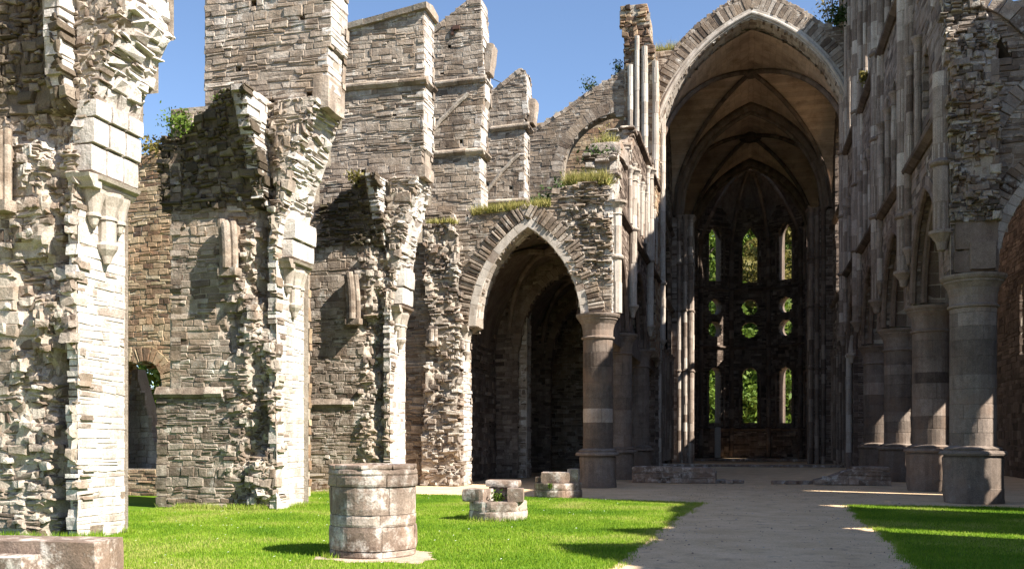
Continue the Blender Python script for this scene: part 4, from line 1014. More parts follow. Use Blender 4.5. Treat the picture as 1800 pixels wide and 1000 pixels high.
# projecting piers between the vault bays
for s, x0, x1, sg in ((66.2, GC - GW, -3.75, 1), (66.2, 4.15, GC + GW, -1), (79.5, GC - GW, -4.5, 1), (79.5, 4.8, GC + GW, -1)):
    B = Buf(); fx = x1 if sg == 1 else x0
    lay(B, MS(s - .7), [rect(x0, 0, x1, GZ - .2)], m=0, bm=1, tone=(.5, .24), **bigs); lay(B, MA(fx, sg), [rect(s - .7, 0, s + .7, GZ - .2)], m=0, bm=1, tone=(.5, .24), **bigs)
    prism(B, MS(s - .7), [rect(x0 + .02, 0, x1 - .02, GZ - .2)], -.1, -1.4, .4, 0); B.build('pier', [M_shaft if sg == 1 and s < 70 else M_rib, M_mort], tc)  # paler stone on the left crossing pier: its sunlight is put into the colour
    for dd, dx, r in ((-.72, -.75, .15), (-.74, -.35, .15), (-.70, .02, .16), (-.2, .06, .16), (.35, .05, .16)):
        shaft(tc, fx + sg * dx, s + dd, 0, GZ - .2, r, (6.3, 10.4, 13.6), GZ - .1, None, tone=(.55, .25), mat=M_shaft if sg == 1 and s < 70 else M_rib)
# apse of five flat sides
AS, ARr = 79.5, 5.2
for k in range(5):
    ph = math.radians(-72 + 36 * k); dd = ARr * math.cos(math.radians(18)); hw = ARr * math.sin(math.radians(18)) + .02
    N = (-math.sin(ph), -math.cos(ph), 0); U = (math.cos(ph), -math.sin(ph), 0); o_ = (GC + dd * math.sin(ph), AS + dd * math.cos(ph), 0)
    M = MP(o_, U, N); o = rect(-hw, 0, hw, 21.6)
    holes = [lancet(0, 3.0, 7.2, .62, .62, 8), circ(0, 11.1, .72), circ(0, 13.05, .72), lancet(0, 15.2, 19.0, .68, 1.15, 8)]
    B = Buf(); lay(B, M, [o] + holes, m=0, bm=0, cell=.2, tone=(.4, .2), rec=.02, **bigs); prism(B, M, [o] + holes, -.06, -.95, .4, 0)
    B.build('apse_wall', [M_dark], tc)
    for z in (2.5, 9.6, 14.6): b = Buf(); course(b, np.array(o_) + np.array(U) * -hw + [0, 0, z], np.array(o_) + np.array(U) * hw + [0, 0, z], pr, .4, 0, 1.2, N); b.build('string_course', M_rib, tc)
    for q in (-.85, .85):
        p = np.array(o_) + np.array(U) * q + np.array(N) * .08
        shaft(tc, p[0], p[1], 2.6, 7.0, .09, (), 7.3, None, mat=M_rib, name='wall_shaft'); shaft(tc, p[0], p[1], 14.8, 18.8, .09, (), 19.1, None, mat=M_rib, name='wall_shaft')
for k in range(4):
    ph = math.radians(-54 + 36 * k); x, y = GC + (ARr - .15) * math.sin(ph), AS + (ARr - .15) * math.cos(ph)
    shaft(tc, x, y, .1, 18.6, .2, (2.6, 9.6, 14.6), 18.7, None, mat=M_rib)
    b = Buf(); t = np.linspace(0, 1, 20); zc = 18.6 + (GZ + HR - .5 - 18.6) * np.sin(t * PI / 2) ** .9
    tube(b, np.stack([x + (GC - x) * t, y + (AS + .8 - y) * t, zc], -1), .16, 8, .5, 0, (0, 0, 1), .1); b.build('apse_rib', M_rib, tc)
b = Buf(); nph = 30; V = []; 
for i in range(12):
    t = i / 11
    for j in range(nph + 1):
        ph = -PI / 2 + PI * j / nph; wv = abs(math.cos((ph + math.radians(90)) / math.radians(36) * PI)) if i < 11 else 0
        r = (ARr + .1) * math.cos(t * PI / 2) ** .8; z = 18.2 + (GZ + HR + .1 - 18.2) * math.sin(t * PI / 2) ** .85
        V.append((GC + r * math.sin(ph), AS + r * math.cos(ph) + .5 * t, z + 2.2 * (1 - t) * (1 - wv) * .8))
for lift in (0, .5):
    VV = [(x, y, z + lift) for x, y, z in V]
    b.quads(VV, [(i * (nph + 1) + j, i * (nph + 1) + j + 1, (i + 1) * (nph + 1) + j + 1, (i + 1) * (nph + 1) + j) for i in range(11) for j in range(nph)])
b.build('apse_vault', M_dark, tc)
# choir floor step
b = Buf(); rock(b, (GC, 58.2, .07), (11.5, .5, .16), 8, .01, 2, .5); b.build('step', M_stump, tc); b = Buf(); rock(b, (GC, 72.4, .10), (9.6, .5, .22), 8, .01, 2, .5); b.build('step', M_stump, tc)
b = Buf(); rock(b, (-2.35, 80.2, 1.35), (.5, .45, 2.6), 4, .03, 3, .6); b.build('tomb_slab', M_pale, tc)

# ================================================================== RIGHT arcade
ARF = 5.2
RCs = [27.4, 33.4, 40.1, 47.0, 53.6]
tR = thing('nave_arcade', 'high shadowed right arcade wall of the nave on a row of massive round columns', 'arcade', (5.8, 40, 0))
for i, s in enumerate(RCs[:4]): column(tR, 5.85, s, .57 - .01 * i, 6.0, 1.25, 8, (.44, .09), .74)
botR = arcade_bottom(RCs, .6, 6.05, 3.15)
topR = [(26.95, 6.02), (26.9, 11.4), (27.2, 12.4), (27.9, 13.3), (28.6, 14.1), (29.4, 14.5), (30.4, 15.6), (31.6, 15.9), (32.6, 16.9), (34.4, 17.4), (36, 18.6), (38.4, 19.2), (40.2, 20.4), (43, 21.2), (45, 22.5), (48, 23.4), (50, 24.9), (53.4, 26.4), (53.4, 6.0)]
oR = topR + [p for p in botR if 27 < p[0] < 53.35]
holR = []; cler = []
for s0, s1 in zip(RCs, RCs[1:]):
    for k in range(3): 
        c = s0 + (s1 - s0) * (k + 1) / 4
        if c > 30: holR.append(lancet(c, 11.2, 13.9 if c > 32 else 12.6, .48, .9, 6))
    c = (s0 + s1) / 2
    if s0 > 39: cler.append(lancet(c, 17.6, 18.9 if s0 < 45 else 20.4, .8, 1.1, 6))
B = Buf(); lay(B, MA(ARF, -1), [oR] + holR + cler, m=0, bm=1, cell=.2, tone=(.45, .2), rag=(.04, .05), **bigs)
prism(B, MA(ARF, -1), [oR] + cler, -.35, -1.1, .4, 1)
lay(B, MA(ARF + 1.15, 1), [oR] + cler, (.14, .3), (.3, .8), (0, .03), m=0, back=.2)
Mt, Lt = MRy(topR[1:-1], -1); lay(B, Mt, [rect(ARF, 0, ARF + 1.1, Lt)], (.2, .4), (.25, .6), (-.03, .1), jfn=lambda u, v: 0 * u + 2.5, m=2, back=.3)
B.build('masonry', [M_col, M_mort, M_rub], tR)
# broken end towards the viewer
B = Buf(); oe = [(5.25, 7.35), (6.38, 7.35), (6.32, 9), (6.3, 11), (6.2, 12.2), (6.0, 13.2), (5.6, 13.9), (5.1, 13.6), (5.15, 11), (5.2, 9)]
lay(B, MS(26.9), [oe], (.08, .2), (.16, .42), (.02, .12), dfn=lambda u, v: .7 * (fbm(u * 2.1, v * 1.8, 77., 4) - .5) - .35 * sstep(11, 13.6, v), jfn=lambda u, v: 0 * u + 1.6, sub=lambda u, v: .75 + 0 * u, m=0, bm=0, cell=.07, tone=(.30, .22), back=.4, rag=(.12, .06))
for k in range(150):
    u, v = R.uniform(5.25, 6.3), R.uniform(7.5, 12.8); w = R.uniform(.08, .22); d = .7 * (float(fbm(u * 2.1, v * 1.8, 77., 4)) - .5) - .35 * float(sstep(11, 13.6, v))
    rock(B, (u, 26.9 - d + R.uniform(0, .08), v), (w, .25, w * R.uniform(.35, .8)), 3, .05, 5, R.gauss(.34, .18), 0, R.uniform(-.5, .5), k * 1.3)
B.build('broken_end', M_rub, tR)
b = Buf()
for k, (z0, z1, w) in enumerate(((6.02, 6.62, 1.12), (6.62, 7.4, 1.06))):
    rock(b, (5.82, 27.35, (z0 + z1) / 2), (w, 1.1, z1 - z0 - .012), 5, .012, 4, .5 + .1 * k, 0, 0, k * 5)
rock(b, (5.95, 26.83, 6.45), (.62, .3, .75), 4, .012, 4, .6, 0, 0, 21)
b.build('springer', M_rib, tR)
arch_orders(tR, RCs, ARF, -1, .6, 6.05, 3.15, M_rib)
for i, s in enumerate(RCs):
    zt = [10.4, 16.4, 19.8, 22.8, 26][i]
    for k, (da, ds, r) in enumerate(((.17, 0, .22), (.09, -.38, .12), (.09, .36, .12), (.02, -.62, .09), (.02, .62, .09))):
        if i == 0 and k in (1, 3): continue
        z0 = 7.2 if k == 0 else (7.9 if k < 3 else 10.6)
        if i == 0 and k == 0: s_ = 27.15
        else: s_ = s
        shaft(tR, ARF - da, s_ + ds, z0, zt + (1.0 if i == 0 else 0), r, (10.5, 13.6, 17.0) if zt > 17 else (9.0,), None, z0 if k < 3 else None, tone=(.55, .2), mat=M_shaft)
for s0, s1 in zip(RCs, RCs[1:]):
    for k in range(4):
        c = s0 + (s1 - s0) * (k + .5) / 4
        if c > 30.3 and abs(c - s0) > .7 and abs(c - s1) > .7:
            zt = float(np.interp(c, [q[0] for q in topR[1:-1]], [q[1] for q in topR[1:-1]]))
            shaft(tR, ARF - .10, c, 10.6, 13.8 if zt > 15 else 12.6, .105, (), 14.0 if zt > 15 else 12.8, None, tone=(.55, .2), mat=M_shaft, name='colonnette')
            if zt > 18.2: shaft(tR, ARF - .10, c, 17.2, zt - .3, .11, (), None, None, tone=(.55, .2), mat=M_shaft, name='colonnette')
b = Buf(); pr2 = [(-.08, -.2), (.08, -.2), (.26, -.08), (.28, .02), (.0, .14), (-.08, .14)]
course(b, (ARF, 27.6, 10.45), (ARF, 53.2, 10.45), pr2, .15, 0, .8, (-1, 0, 0)); b.build('string_course', M_rib, tR); b = Buf(); course(b, (ARF, 34.2, 16.9), (ARF, 53.2, 16.9), pr2, .15, 0, .8, (-1, 0, 0))
b.build('string_course', M_rib, tR)

# ---- arch and wall over the right aisle
tq = thing('aisle_arch', 'warm brown stone arch and wall over the right aisle', 'archway', (9, 28, 0))
B = Buf(); SQ = 27.7
aq = arc_pts(9.0, 6.05, 2.5, 3.4, 14)
oq = [(6.35, 6.05)] + aq + [(11.6, 6.05), (11.6, 0), (12.6, 0), (12.6, 13.6), (9.2, 13.7), (8.0, 13.35), (7.3, 13.3), (6.35, 13.2)]
hq = [(6.45, 11.95), (6.95, 11.75), (6.75, 12.15), (6.5, 12.6)]
lay(B, MS(SQ), [oq, hq], (.08, .18), (.2, .5), (-.01, .05), m=0, bm=1, cell=.14, tone=(.5, .2), rag=(.03, .05)); prism(B, MS(SQ), [oq, hq], -.1, -.8, .4, 1)
lay(B, lambda u, v, d: np.stack([u, SQ + .85 + d, v], -1), [oq], (.14, .3), (.3, .7), (0, .03), m=0, back=.2)
B.build('masonry', [M_wall, M_mort], tq)
b = Buf(); voussoirs(b, MS(SQ), 9.0, 6.05, 2.5, 3.4, .28, .7, (.05, .1), (.13, .22), .02, (.45, .2), 0, .06, .4); b.build('arch_ring', M_wall, tq)
b = Buf(); voussoirs(b, MS(SQ), 9.0, 6.05, 2.5, 3.4, 0, .28, (.06, .08), (.2, .35), .006, (.55, .2), 0, 0, .6)
Mi, Li = MR(aq, 1); lay(b, Mi, [rect(SQ, 0, SQ + .85, Li)], (.22, .36), (.3, .5), (0, .012), m=0, back=.1, rag=(0, 0), warp=0, jit=0, gap=.004); b.build('arch_soffit', M_pale, tq)
b = Buf()
voussoirs(b, MS(SQ), 9.2, 8.6, 2.9, 3.0, 0, .42, (.08, .14), (.16, .24), .014, (.55, .16), 0, .04, .3, half=1)
voussoirs(b, MS(SQ), 5.2, 10.9, 2.4, 2.6, 0, .5, (.10, .15), (.3, .5), .012, (.4, .15), 0, .04, .3, half=-1)
b.build('relieving_arch', M_rub, tq)

# ---- outer wall of the right aisle: outside the frame, throws the shade and the strips of light
to = thing('aisle_wall', 'dark outer wall of the right aisle, seen behind the right columns', 'ruined wall', (11.9, 30, 0))
B = Buf()
tops = []; s = 2.0; k = 0
while s < 56:
    z = 12.75 + R.uniform(-.15, .35) + (1.2 if abs(s - 12.6) < .5 or abs(s - 9.6) < .5 else 0) + (5.2 if 21.2 < s < 30 else (1.4 if s >= 30 else 0))
    tops.append((s, z)); s += R.uniform(.7, 1.4)
oo = [(2, 0), (56, 0), (56, 13.5)] + tops[::-1]
wins = [lancet(c, 4.6, 8.9, .5, .9, 6) for c in (15.6, 22.0, 28.95)] + [lancet(c, 5.2, 7.9, .27, .5, 6) for c in (24.97, 30.97, 37.67, 44.57)]
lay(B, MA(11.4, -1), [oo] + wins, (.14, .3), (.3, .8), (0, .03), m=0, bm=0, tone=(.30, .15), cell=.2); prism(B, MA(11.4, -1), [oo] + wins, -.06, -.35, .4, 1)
lay(B, MA(11.8, 1), [oo] + wins, (.2, .4), (.4, .9), (0, .03), m=0, back=.15)
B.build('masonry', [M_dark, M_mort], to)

# ================================================================== column stumps, plinths, blocks
def stump(label, cx, cy, r, h, build):
    t = thing('column_stump', label, 'column stump', (cx, cy, 0), 'stumps of the lost nave columns'); build(t, cx, cy, r, h); return t
def ring_stones(b, cx, cy, r, z0, z1, n, tone=(.5, .15), off=0.0, skip=(), amp=.015, arc=None, depth=.45):
    """ring of large wedge stones with worn faces"""
    for k in range(n):
        if k in skip: continue
        a0, a1 = off + 2 * PI * k / n, off + 2 * PI * (k + 1) / n
        an = np.linspace(a0 + .007, a1 - .007, 9); zz = np.linspace(z0 + .004, z1 - .004, 6)
        gu, gv = np.meshgrid(an, zz); rad = r + R.uniform(-.008, .012)
        e = np.minimum(np.minimum((gu - an[0]), (an[-1] - gu)) * r, np.minimum(gv - zz[0], zz[-1] - gv)); rr = rad - .010 * (1 - sstep(0, .016, e)) + amp * (fbm(gu * r * 5 + cx, gv * 5, cy + k) - .5) * 2
        X = np.stack([cx + rr * np.cos(gu), cy + rr * np.sin(gu), gv], -1).reshape(-1, 3)
        ii = np.arange(gu.size).reshape(gu.shape); Q = np.stack([ii[:-1, :-1], ii[:-1, 1:], ii[1:, 1:], ii[1:, :-1]], -1).reshape(-1, 4)
        tn = min(1, max(0, R.gauss(*tone))); b.quads(X, Q, tn, 0)
        T = []; V = []
        for j in range(9):
            V.append((cx + rr[-1, j] * math.cos(an[j]), cy + rr[-1, j] * math.sin(an[j]), zz[-1] + .0)); V.append((cx + (r - depth) * math.cos(an[j]), cy + (r - depth) * math.sin(an[j]), zz[-1] + .004))
        b.quads(V, [(2 * j, 2 * j + 1, 2 * j + 3, 2 * j + 2) for j in range(8)], tn, 0)
        for e_ in (0, 8):
            V = [(cx + rr[0, e_] * math.cos(an[e_]), cy + rr[0, e_] * math.sin(an[e_]), zz[0]), (cx + (r - depth) * math.cos(an[e_]), cy + (r - depth) * math.sin(an[e_]), zz[0]), (cx + (r - depth) * math.cos(an[e_]), cy + (r - depth) * math.sin(an[e_]), zz[-1]), (cx + rr[-1, e_] * math.cos(an[e_]), cy + rr[-1, e_] * math.sin(an[e_]), zz[-1])]
            b.quads(V, [(0, 1, 2, 3)], tn, 0)
def big(t, cx, cy, r, h):
    b = Buf(); z = 0
    for (dz, n, off, rr) in ((.10, 5, .3, r - .02), (.34, 6, 4.25, r), (.17, 5, 4.0, r - .015), (.40, 4, 3.9, r - .005), (.17, 5, 4.15, r + .01)):
        ring_stones(b, cx, cy, rr, z, z + dz, n, (.48, .13), off); z += dz
    lathe(b, cx, cy, [(r - .05, 0), (r - .05, z)], 24, .1)
    b.build('drum', M_stump, t)
    b = Buf(); lathe(b, cx, cy, [(r + .005, z), (r + .012, z + .02), (r + .0, z + .07), (r - .03, z + .085), (r - .10, z + .1)], 40, .5, 0, wob=.03)
    n = 40; an = np.linspace(0, 2 * PI, n, endpoint=False); V = [(cx, cy, z + .12)]
    for f in (.5, .98):
        rr_ = (r - .07) * f
        V += [(cx + rr_ * math.cos(a), cy + rr_ * math.sin(a), z + .11 + .03 * float(fbm(math.cos(a) * f * 3 + 3, math.sin(a) * f * 3, 1.))) for a in an]
    b.tris(V, [(0, 1 + k, 1 + (k + 1) % n) for k in range(n)], .5); b.quads(V, [(1 + k, 1 + n + k, 1 + n + (k + 1) % n, 1 + (k + 1) % n) for k in range(n)], .5)
    for k in range(9):
        a = 2 * PI * (k + .4) / 9; rock(b, (cx + (r - .14) * math.cos(a), cy + (r - .14) * math.sin(a), z + .11), (.26, .46, .06), 3, .015, 6, R.gauss(.42, .12), 0, a, k)
    b.build('rim', M_stump, t)
stump('largest round column drum, with bare earth at its foot on the lawn', -5.34, 13.0, .64, 1.27, big)
def mid(t, cx, cy, r, h):
    b = Buf(); ring_stones(b, cx, cy, r + .02, 0, .2, 4, (.55, .12), .4); ring_stones(b, cx, cy, r, .2, .40, 5, (.5, .15), .8, amp=.03); lathe(b, cx, cy, [(r - .1, 0), (r - .1, .38), (.01, .4)], 20, .2); b.build('drum', M_stump, t)
    b = Buf(); rock(b, (cx - .36, cy - .18, .52), (.5, .6, .27), 5, .03, 3.5, .4, 0, -.2, 3); rock(b, (cx + .42, cy - .16, .53), (.36, .5, .28), 5, .03, 3.5, .45, 0, .2, 6); rock(b, (cx + .05, cy + .32, .54), (.6, .4, .28), 5, .03, 3.5, .4, 0, 0, 8)
    b.build('loose_block', M_stump, t)
    b = Buf(); rock(b, (cx + .06, cy + .24, .745), (.72, .6, .14), 5, .025, 4, .42, 0, .1, 12); b.build('slab', M_stump, t)
stump('small broken column stump with a flat slab on top and a green plant inside', -5.08, 19.2, .60, .8, mid)
def far(t, cx, cy, r, h):
    b = Buf(); ring_stones(b, cx, cy, r + .02, 0, .22, 5, (.55, .12), .2); ring_stones(b, cx, cy, r, .22, .42, 5, (.5, .15), .8, skip=(), amp=.03); lathe(b, cx, cy, [(r - .1, 0), (r - .1, .40), (.01, .42)], 20, .2); b.build('drum', M_stump, t)
    b = Buf(); rock(b, (cx - .02, cy - .2, .58), (.85, .6, .30), 5, .04, 3, .45, 0, .1, 31); rock(b, (cx + .44, cy + .05, .62), (.34, .7, .42), 5, .02, 3, .5, 0, .1, 36); rock(b, (cx - .5, cy + .0, .5), (.3, .4, .16), 4, .04, 4, .4, 0, .4, 38); rock(b, (cx - .2, cy + .35, .56), (.7, .4, .3), 4, .04, 4, .4, 0, 0, 39)
    b.build('loose_block', M_stump, t)
stump('broken column stump at the edge of the sand, just in front of the striped column', -5.33, 27.0, .68, .75, far)

t = thing('stone_block', 'big moss-stained stone block with a lower front step in the bottom left corner', 'stone block', (-8.3, 9.2, 0))
b = Buf(); rock(b, (-8.45, 9.35, .25), (2.6, .62, .56), 14, .018, 5, .3, 0, .12, 2); b.build('block', M_stump, t)
b = Buf(); rock(b, (-9.0, 8.87, .19), (2.5, .5, .40), 14, .018, 5, .25, 0, .12, 5); b.build('step', M_stump, t)

def low_plinth(label, x0, x1, y, h, flip, sunny):
    t = thing('low_wall', label, 'low wall', ((x0 + x1) / 2, y, 0), 'low plinths beside the path'); b = Buf()
    if flip: prof = [(x0, 0), (x1, 0), (x1, h), (x1 - 1.2, h + .04), (x0 + 1.4, h * .9), (x0 + .6, h * .45), (x0, h * .2)]
    else: prof = [(x0, 0), (x1, 0), (x1 + .0, h * .6), (x1 - .25, h), (x0, h)]
    lay(b, MS(y), [prof], (.1, .2), (.3, .8), (0, .05), m=0, bm=0, tone=(.45, .18), rag=(.05, .08)); prism(b, MS(y), [prof], -.05, -1.4, .4, 0)
    Mr, L = MR(prof[2:], 1); lay(b, Mr, [rect(y - .02, 0, y + 1.4, L)], (.3, .6), (.3, .6), (0, .05), m=0, back=.15, rag=(.05, .05))
    b.build('masonry', M_stump, t)
    b = Buf()
    for k in range(6):
        x = (x0 - .2 - k * .22) if flip else (x1 + .05 + k * .12); rock(b, (x + R.uniform(-.1, .2), y + R.uniform(0, .9), .06), (R.uniform(.2, .5), R.uniform(.2, .4), .13), 3, .03, 5, .55, 0, R.uniform(0, 3), k)
    b.build('loose_stone', M_stump, t)
low_plinth('low dark masonry plinth on the left side of the path, before the choir', -4.3, -1.15, 36.4, .58, False, False)
low_plinth('low broken masonry plinth on the right side of the path, sunlit on top', 2.4, 5.0, 36.2, .62, True, True)

# ================================================================== cable, plants, trees
b = Buf(); p0, p1 = np.array((-11.4, 33.6, 16.9)), np.array((-10.4, 39.9, 17.2))
tube(b, [p0 + (p1 - p0) * k / 12 + np.array((0, 0, -.25 * math.sin(PI * k / 12))) for k in range(13)], .018, 5, .5, 0, (0, 0, 1))
tag(b.build('cable', M_cable), 'thin dark cable strung between the two farthest buttresses against the sky', 'cable')
b = Buf(); p0, p1 = np.array((-12.4, 28.9, 14.9)), np.array((-11.2, 33.4, 17.0))
tube(b, [p0 + (p1 - p0) * k / 8 for k in range(9)], .018, 5, .5, 0, (0, 0, 1)); tag(b.build('cable', M_cable), 'thin dark cable between the coped buttress and the next sloping one', 'cable')

def tuft(name, label, x0, x1, y0, y1, z, n, h, mat, cat='grass tuft', leafy=0, zf=None):
    t = thing(name, label, cat, ((x0 + x1) / 2, (y0 + y1) / 2, z)); b = Buf()
    P = np.stack([rng.uniform(x0, x1, n), rng.uniform(y0, y1, n), np.full(n, z)], -1)
    if zf is not None: P[:, 2] = zf(P[:, 0])
    dens = fbm(P[:, 0] * 2.3, P[:, 1] * 2.3, z) > .42; P = P[dens]
    blades(b, P, h, .03, 0, .5)
    if leafy:
        c = P[rng.integers(0, len(P), leafy)] + rng.normal(0, 1, (leafy, 3)) * [.1, .1, .06] + [0, 0, h * .35]; leaves(b, c, .05, None, 1)
    b.build('blade_clump', [mat, M_leafG], t)
    return t
tuft('grass_tuft', 'dry grass growing along the top of the pointed aisle arch', -9.6, -6.7, 32.5, 33.3, 9.72, 3600, .32, M_dry, zf=lambda x: 9.7 + .05 * (x + 9.6))
tuft('grass_tuft', 'yellow green grass on the broken wall top over the striped column', -6.2, -4.7, 32.6, 33.4, 10.55, 2600, .45, M_dry, leafy=120)
tuft('grass_tuft', 'dry brown grass on the ragged respond left of the pointed arch', -11.2, -10.1, 32.2, 32.9, 9.42, 900, .18, M_dry)
tuft('grass_tuft', 'grass on the stepped top of the left arcade wall', -5.8, -4.9, 35.9, 38.2, 12.98, 1200, .42, M_dry, leafy=160)
tuft('grass_tuft', 'pale grass on the ledge at the left foot of the great arch gable', -5.0, -3.4, 53.1, 54, 23.22, 1200, .5, M_dry)
tuft('grass_tuft', 'green moss and weeds on top of the second chapel wall stub', -12.2, -11.3, 19.9, 20.9, 9.68, 700, .14, M_dry, leafy=260)
def weed(name, label, x, y, z, h, n, spread, mat, cat='plant', leaf=.06, stems=5, cone=True):
    t = thing(name, label, cat, (x, y, z)); bs_, bl = Buf(), Buf(); pts = []
    for k in range(stems):
        a = R.uniform(0, 2 * PI); l = R.uniform(.6, 1.0) * h; d = spread * R.uniform(.3, 1)
        path = [(x + d * math.cos(a) * (i / 5) ** 1.3, y + d * math.sin(a) * (i / 5) ** 1.3, z - .05 + l * i / 5) for i in range(6)]
        tube(bs_, path, np.linspace(.012 + h * .008, .006, 6), 5, .5, 0, (0, 1, 0))
        for i in range(n // stems):
            q = R.uniform(.3, 1); j = int(q * 5) if q < 1 else 4; p = path[min(5, j)]; sp = spread * .45
            pts.append((p[0] + R.gauss(0, sp), p[1] + R.gauss(0, sp), p[2] + R.gauss(0, sp * .7)))
    bs_.build('stem', M_bark, t); leaves(bl, pts, leaf); bl.build('foliage', mat, t); return t
weed('sapling', 'young birch sapling rooted on the right shoulder of the great arch gable', 4.35, 53.5, 23.7, 2.6, 330, .75, M_leafO, 'sapling', .09, 4)
weed('bush', 'dark bush on the right shoulder of the great arch', 5.4, 53.3, 23.7, 1.0, 1500, .9, M_leafD, 'bush', .11, 8)
weed('bush', 'ivy bush in the foot of the open transept arch', -8.9, 49.9, 13.6, 1.9, 2600, 1.1, M_leafD, 'bush', .12, 10)
weed('wall_plant', 'tall spiky weed rising from the wall behind the nearest chapel wall', -16.5, 24.9, 10.25, .95, 160, .28, M_leafG, 'plant', .06, 3)
weed('wall_plant', 'yellow green weeds along the brown wall top', -17.0, 24.9, 10.15, .4, 500, .5, M_leafO, 'plant', .07, 8)
weed('wall_plant', 'low green weeds on the shaded top of the second chapel wall', -13.3, 20.2, 9.25, .3, 420, .4, M_leafG, 'plant', .05, 7)
weed('wall_plant', 'pale wispy weeds on the left slope of the fourth buttress', -11.3, 33.6, 16.8, .8, 120, .3, M_dry, 'plant', .05, 7)
weed('wall_plant', 'green plant in the hollow of the middle column stump', -4.98, 18.9, .42, .22, 240, .12, M_leafG, 'plant', .035, 7)
weed('wall_plant', 'green sprig on the front of the far column stump', -5.43, 26.32, .30, .2, 90, .06, M_leafG, 'plant', .035, 4)
weed('wall_plant', 'yellowish bush high on the shafts of the right arcade', 5.0, 43.6, 17.2, .6, 260, .22, M_leafO, 'plant', .07, 5)
weed('wall_plant', 'dry brown stalks sticking up in front of the open transept arch', -5.4, 36.9, 13.1, 1.1, 50, .3, M_dry, 'plant', .05, 8)
tuft('grass_tuft', 'green mossy growth on the far wall top beside the smallest buttress', -11.5, -8.5, 57.4, 58.3, 21.6, 1500, .35, M_dry, leafy=900)
weed('bush', 'dark ivy clump hanging on the arcade wall top below the dry stalks', -5.6, 36.0, 12.2, .7, 900, .5, M_leafD, 'bush', .08, 7)
weed('wall_plant', 'weeds along the sloping top of the transept wall', -8.2, 50.7, 20.4, .9, 160, .5, M_leafD, 'plant', .08, 6)
weed('wall_plant', 'weeds at the upper end of the transept wall beside the corner pier', -6.7, 50.7, 21.1, 1.1, 140, .35, M_leafD, 'plant', .08, 5)

# hillside and trees behind the apse
B = Buf(); gx, gy = np.meshgrid(np.linspace(-70, 80, 61), np.linspace(94, 200, 43))
gz = 30 * sstep(96, 140, gy + 6 * fbm(gx * .06, gy * .06, 2.)) + 1.5 * (fbm(gx * .2, gy * .2) - .5) - .6
ii = np.arange(gx.size).reshape(gx.shape)
B.quads(np.stack([gx, gy, gz], -1).reshape(-1, 3), np.stack([ii[:-1, :-1], ii[:-1, 1:], ii[1:, 1:], ii[1:, :-1]], -1)); B.build('hill', M_field, None, True)['kind'] = 'structure'
def tree(name, label, x, y, z, h, cr, mat, n=2600, leaf=.32, group='trees on the hillside behind the apse'):
    t = thing(name, label, 'tree', (x, y, z), group); b = Buf()
    tube(b, [(x, y, z - .3), (x + .1, y, z + h * .3), (x - .1, y + .1, z + h * .6), (x, y, z + h * .9)], [h * .028, h * .022, h * .014, .02], 8, .5, 0, (0, 1, 0))
    cl = []
    for k in range(14):
        a = R.uniform(0, 2 * PI); q = R.uniform(.15, .95); rr_ = cr * math.sqrt(max(.05, 1 - (2 * q - .9) ** 2)) * R.uniform(.3, .8); cz = z + h * (.22 + .7 * q)
        c = (x + rr_ * math.cos(a), y + rr_ * math.sin(a), cz); cl.append(c)
        tube(b, [(x, y, cz - h * .16), ((x + c[0]) / 2, (y + c[1]) / 2, cz - h * .06), c], [h * .01, h * .007, .02], 5, .5, 0, (0, 1, 0))
    b.build('trunk', M_bark, t); b = Buf(); cl = np.array(cl)
    idx = rng.integers(0, len(cl), n); d = rng.normal(0, 1, (n, 3)); d /= np.linalg.norm(d, axis=1, keepdims=True)
    P = cl[idx] + d * (cr * .42 * rng.uniform(.5, 1, n) ** .5)[:, None] * [1, 1, .75]
    leaves(b, P, leaf, np.clip(rng.uniform(0, 1, n) * .7 + .3 * (idx % 3) / 2, 0, 1)); b.build('crown', mat, t); return t
zs = lambda x, y: float(30 * sstep(96, 140, y + 6 * fbm(x * .06, y * .06, 2.))) - .8
specs = [(-13, 104, 13, 4.6, M_leafG), (-6.5, 101, 9, 3.6, M_leafG), (-9, 113, 15, 5, M_leafO), (-2, 108, 12, 4.2, M_leafG), (1.5, 116, 13, 4.6, M_leafO), (4.5, 103, 8.5, 3.4, M_leafG), (9, 109, 12, 4.6, M_leafG), (13, 103, 12, 4.4, M_leafO), (17, 112, 14, 5, M_leafG), (7, 122, 12, 4.8, M_leafO), (-5, 124, 12, 4.8, M_leafG), (22, 104, 12, 4.4, M_leafG), (0.3, 99, 5.5, 2.4, M_leafG)]
nm = ['leafy green tree standing far left on the slope behind the apse', 'small green tree left of the middle apse window', 'tall olive tree high on the slope, left of the middle', 'green tree seen straight through the middle apse windows', 'tall olive tree behind the upper middle apse window', 'small green tree just right of the middle apse window', 'green tree behind the right apse window', 'olive tree at the right of the slope behind the apse', 'big green tree on the right of the hillside', 'olive tree near the hilltop, right of the middle', 'green tree near the hilltop, left of the middle', 'green tree farthest right on the slope', 'lowest bushy tree close behind the middle apse window']
for k in range(12):
    specs.append((-24 + 4.2 * k + R.uniform(-1, 1), 132 + R.uniform(-4, 6), R.uniform(9, 13), 5.0, R.choice([M_leafG, M_leafO])))
    nm.append('tree in the row along the hilltop behind the apse')
specs += [(-9.5, 99.5, 7, 3.2, M_leafO), (-16, 118, 12, 5, M_leafG), (12, 98.5, 6, 2.8, M_leafG)]; nm += ['short olive tree close behind the left apse window', 'tall green tree up the slope behind the left apse window', 'short green tree close behind the right apse window']
for (x, y, h, cr, m), l in zip(specs, nm): tree('hillside_tree', l, x, y, zs(x, y), h, cr, m)
ub = Buf(); n = 26000; P = np.stack([rng.uniform(-26, 30, n), rng.uniform(96.5, 138, n), np.zeros(n)], -1)
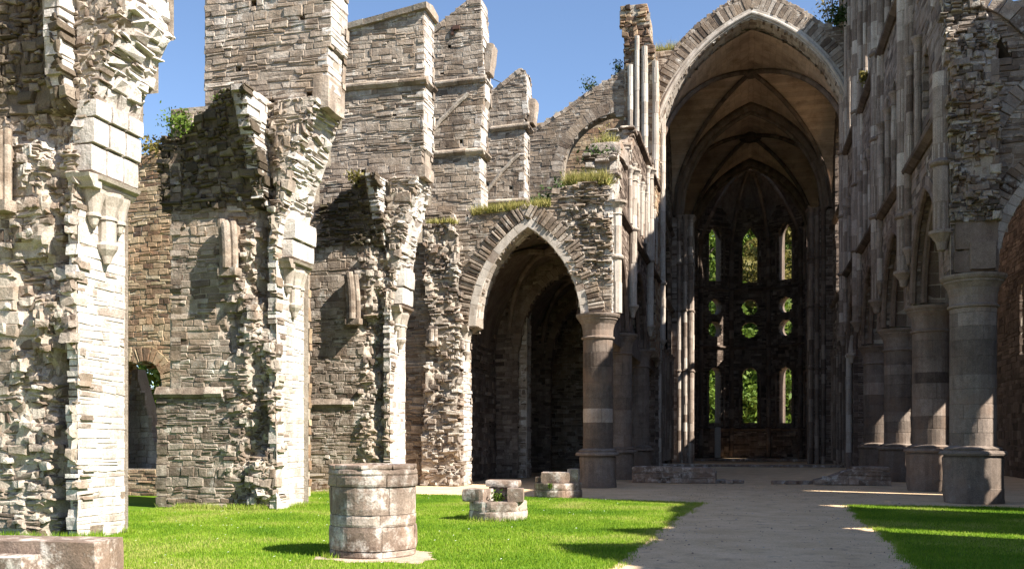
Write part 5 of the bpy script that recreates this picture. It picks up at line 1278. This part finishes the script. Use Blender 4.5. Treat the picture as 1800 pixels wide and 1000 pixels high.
hz_ = 30 * sstep(96, 140, P[:, 1] + 6 * fbm(P[:, 0] * .06, P[:, 1] * .06, 2.)) - .6
cl_ = fbm(P[:, 0] * .35, P[:, 1] * .35, 5.); P[:, 2] = hz_ + rng.uniform(0, 1, n) * 4.2 * sstep(.3, .62, cl_)
leaves(ub, P, .42, np.clip(cl_ * 1.5 - .3 + rng.normal(0, .2, n), 0, 1)); tag(ub.build('undergrowth', M_leafG), 'green undergrowth covering the hillside behind the apse', 'undergrowth', kind='stuff')
weed('bush', 'trailing ivy on the ledge beneath the sloping transept wall', -10.6, 50.0, 13.4, 1.3, 1800, .9, M_leafD, 'bush', .12, 8)
weed('wall_plant', 'small green weed rooted at the top of the third chapel wall stub', -11.8, 27.5, 9.7, .35, 260, .3, M_leafO, 'plant', .06, 6)
weed('wall_plant', 'green weeds at the foot of the farthest buttress', -9.5, 39.2, 10.0, .6, 420, .5, M_leafG, 'plant', .08, 7)
weed('wall_plant', 'low weeds on the ragged end of the right arcade', 5.7, 27.6, 13.2, .4, 300, .3, M_leafO, 'plant', .06, 6)
tree('tree', 'leafy green tree seen through the brick arched opening', -22.5, 33, 0, 6.5, 3.6, M_leafG, 2600, .2, 'tree behind the left walls')

# ================================================================== light, sky, camera
AZ, EL = math.radians(19), math.radians(43)
T = Vector((-math.cos(AZ) * math.cos(EL), math.sin(AZ) * math.cos(EL), -math.sin(EL)))
sun = bpy.data.lights.new('sun', 'SUN'); sun.energy = 5.0; sun.angle = math.radians(.5); sun.color = (1, .93, .83)
so = bpy.data.objects.new('sun', sun); so.rotation_euler = T.to_track_quat('-Z', 'Y').to_euler(); C.objects.link(so)
w = bpy.data.worlds.new('World'); bpy.context.scene.world = w; w.use_nodes = True; nt = w.node_tree
sky = nt.nodes.new('ShaderNodeTexSky'); sky.sky_type = 'NISHITA'; sky.sun_disc = False; sky.sun_elevation = EL; sky.sun_rotation = PI / 2 + AZ; sky.air_density = .8; sky.dust_density = .4; sky.ozone_density = 2.4
nt.links.new(sky.outputs[0], nt.nodes['Background'].inputs[0]); nt.nodes['Background'].inputs[1].default_value = .078
cam = bpy.data.cameras.new('camera'); co = bpy.data.objects.new('camera', cam); C.objects.link(co)
cam.sensor_width = 36; cam.lens = 33.2; cam.shift_y = .15; cam.clip_end = 2000; cam.clip_start = .1
co.location = (0, 0, 1.7); co.rotation_euler = (PI / 2, 0, math.radians(13.97))
sc = bpy.context.scene; sc.camera = co
sc.view_settings.view_transform = 'Standard'; sc.view_settings.look = 'None'; sc.view_settings.gamma = 1; sc.view_settings.exposure = 1.62
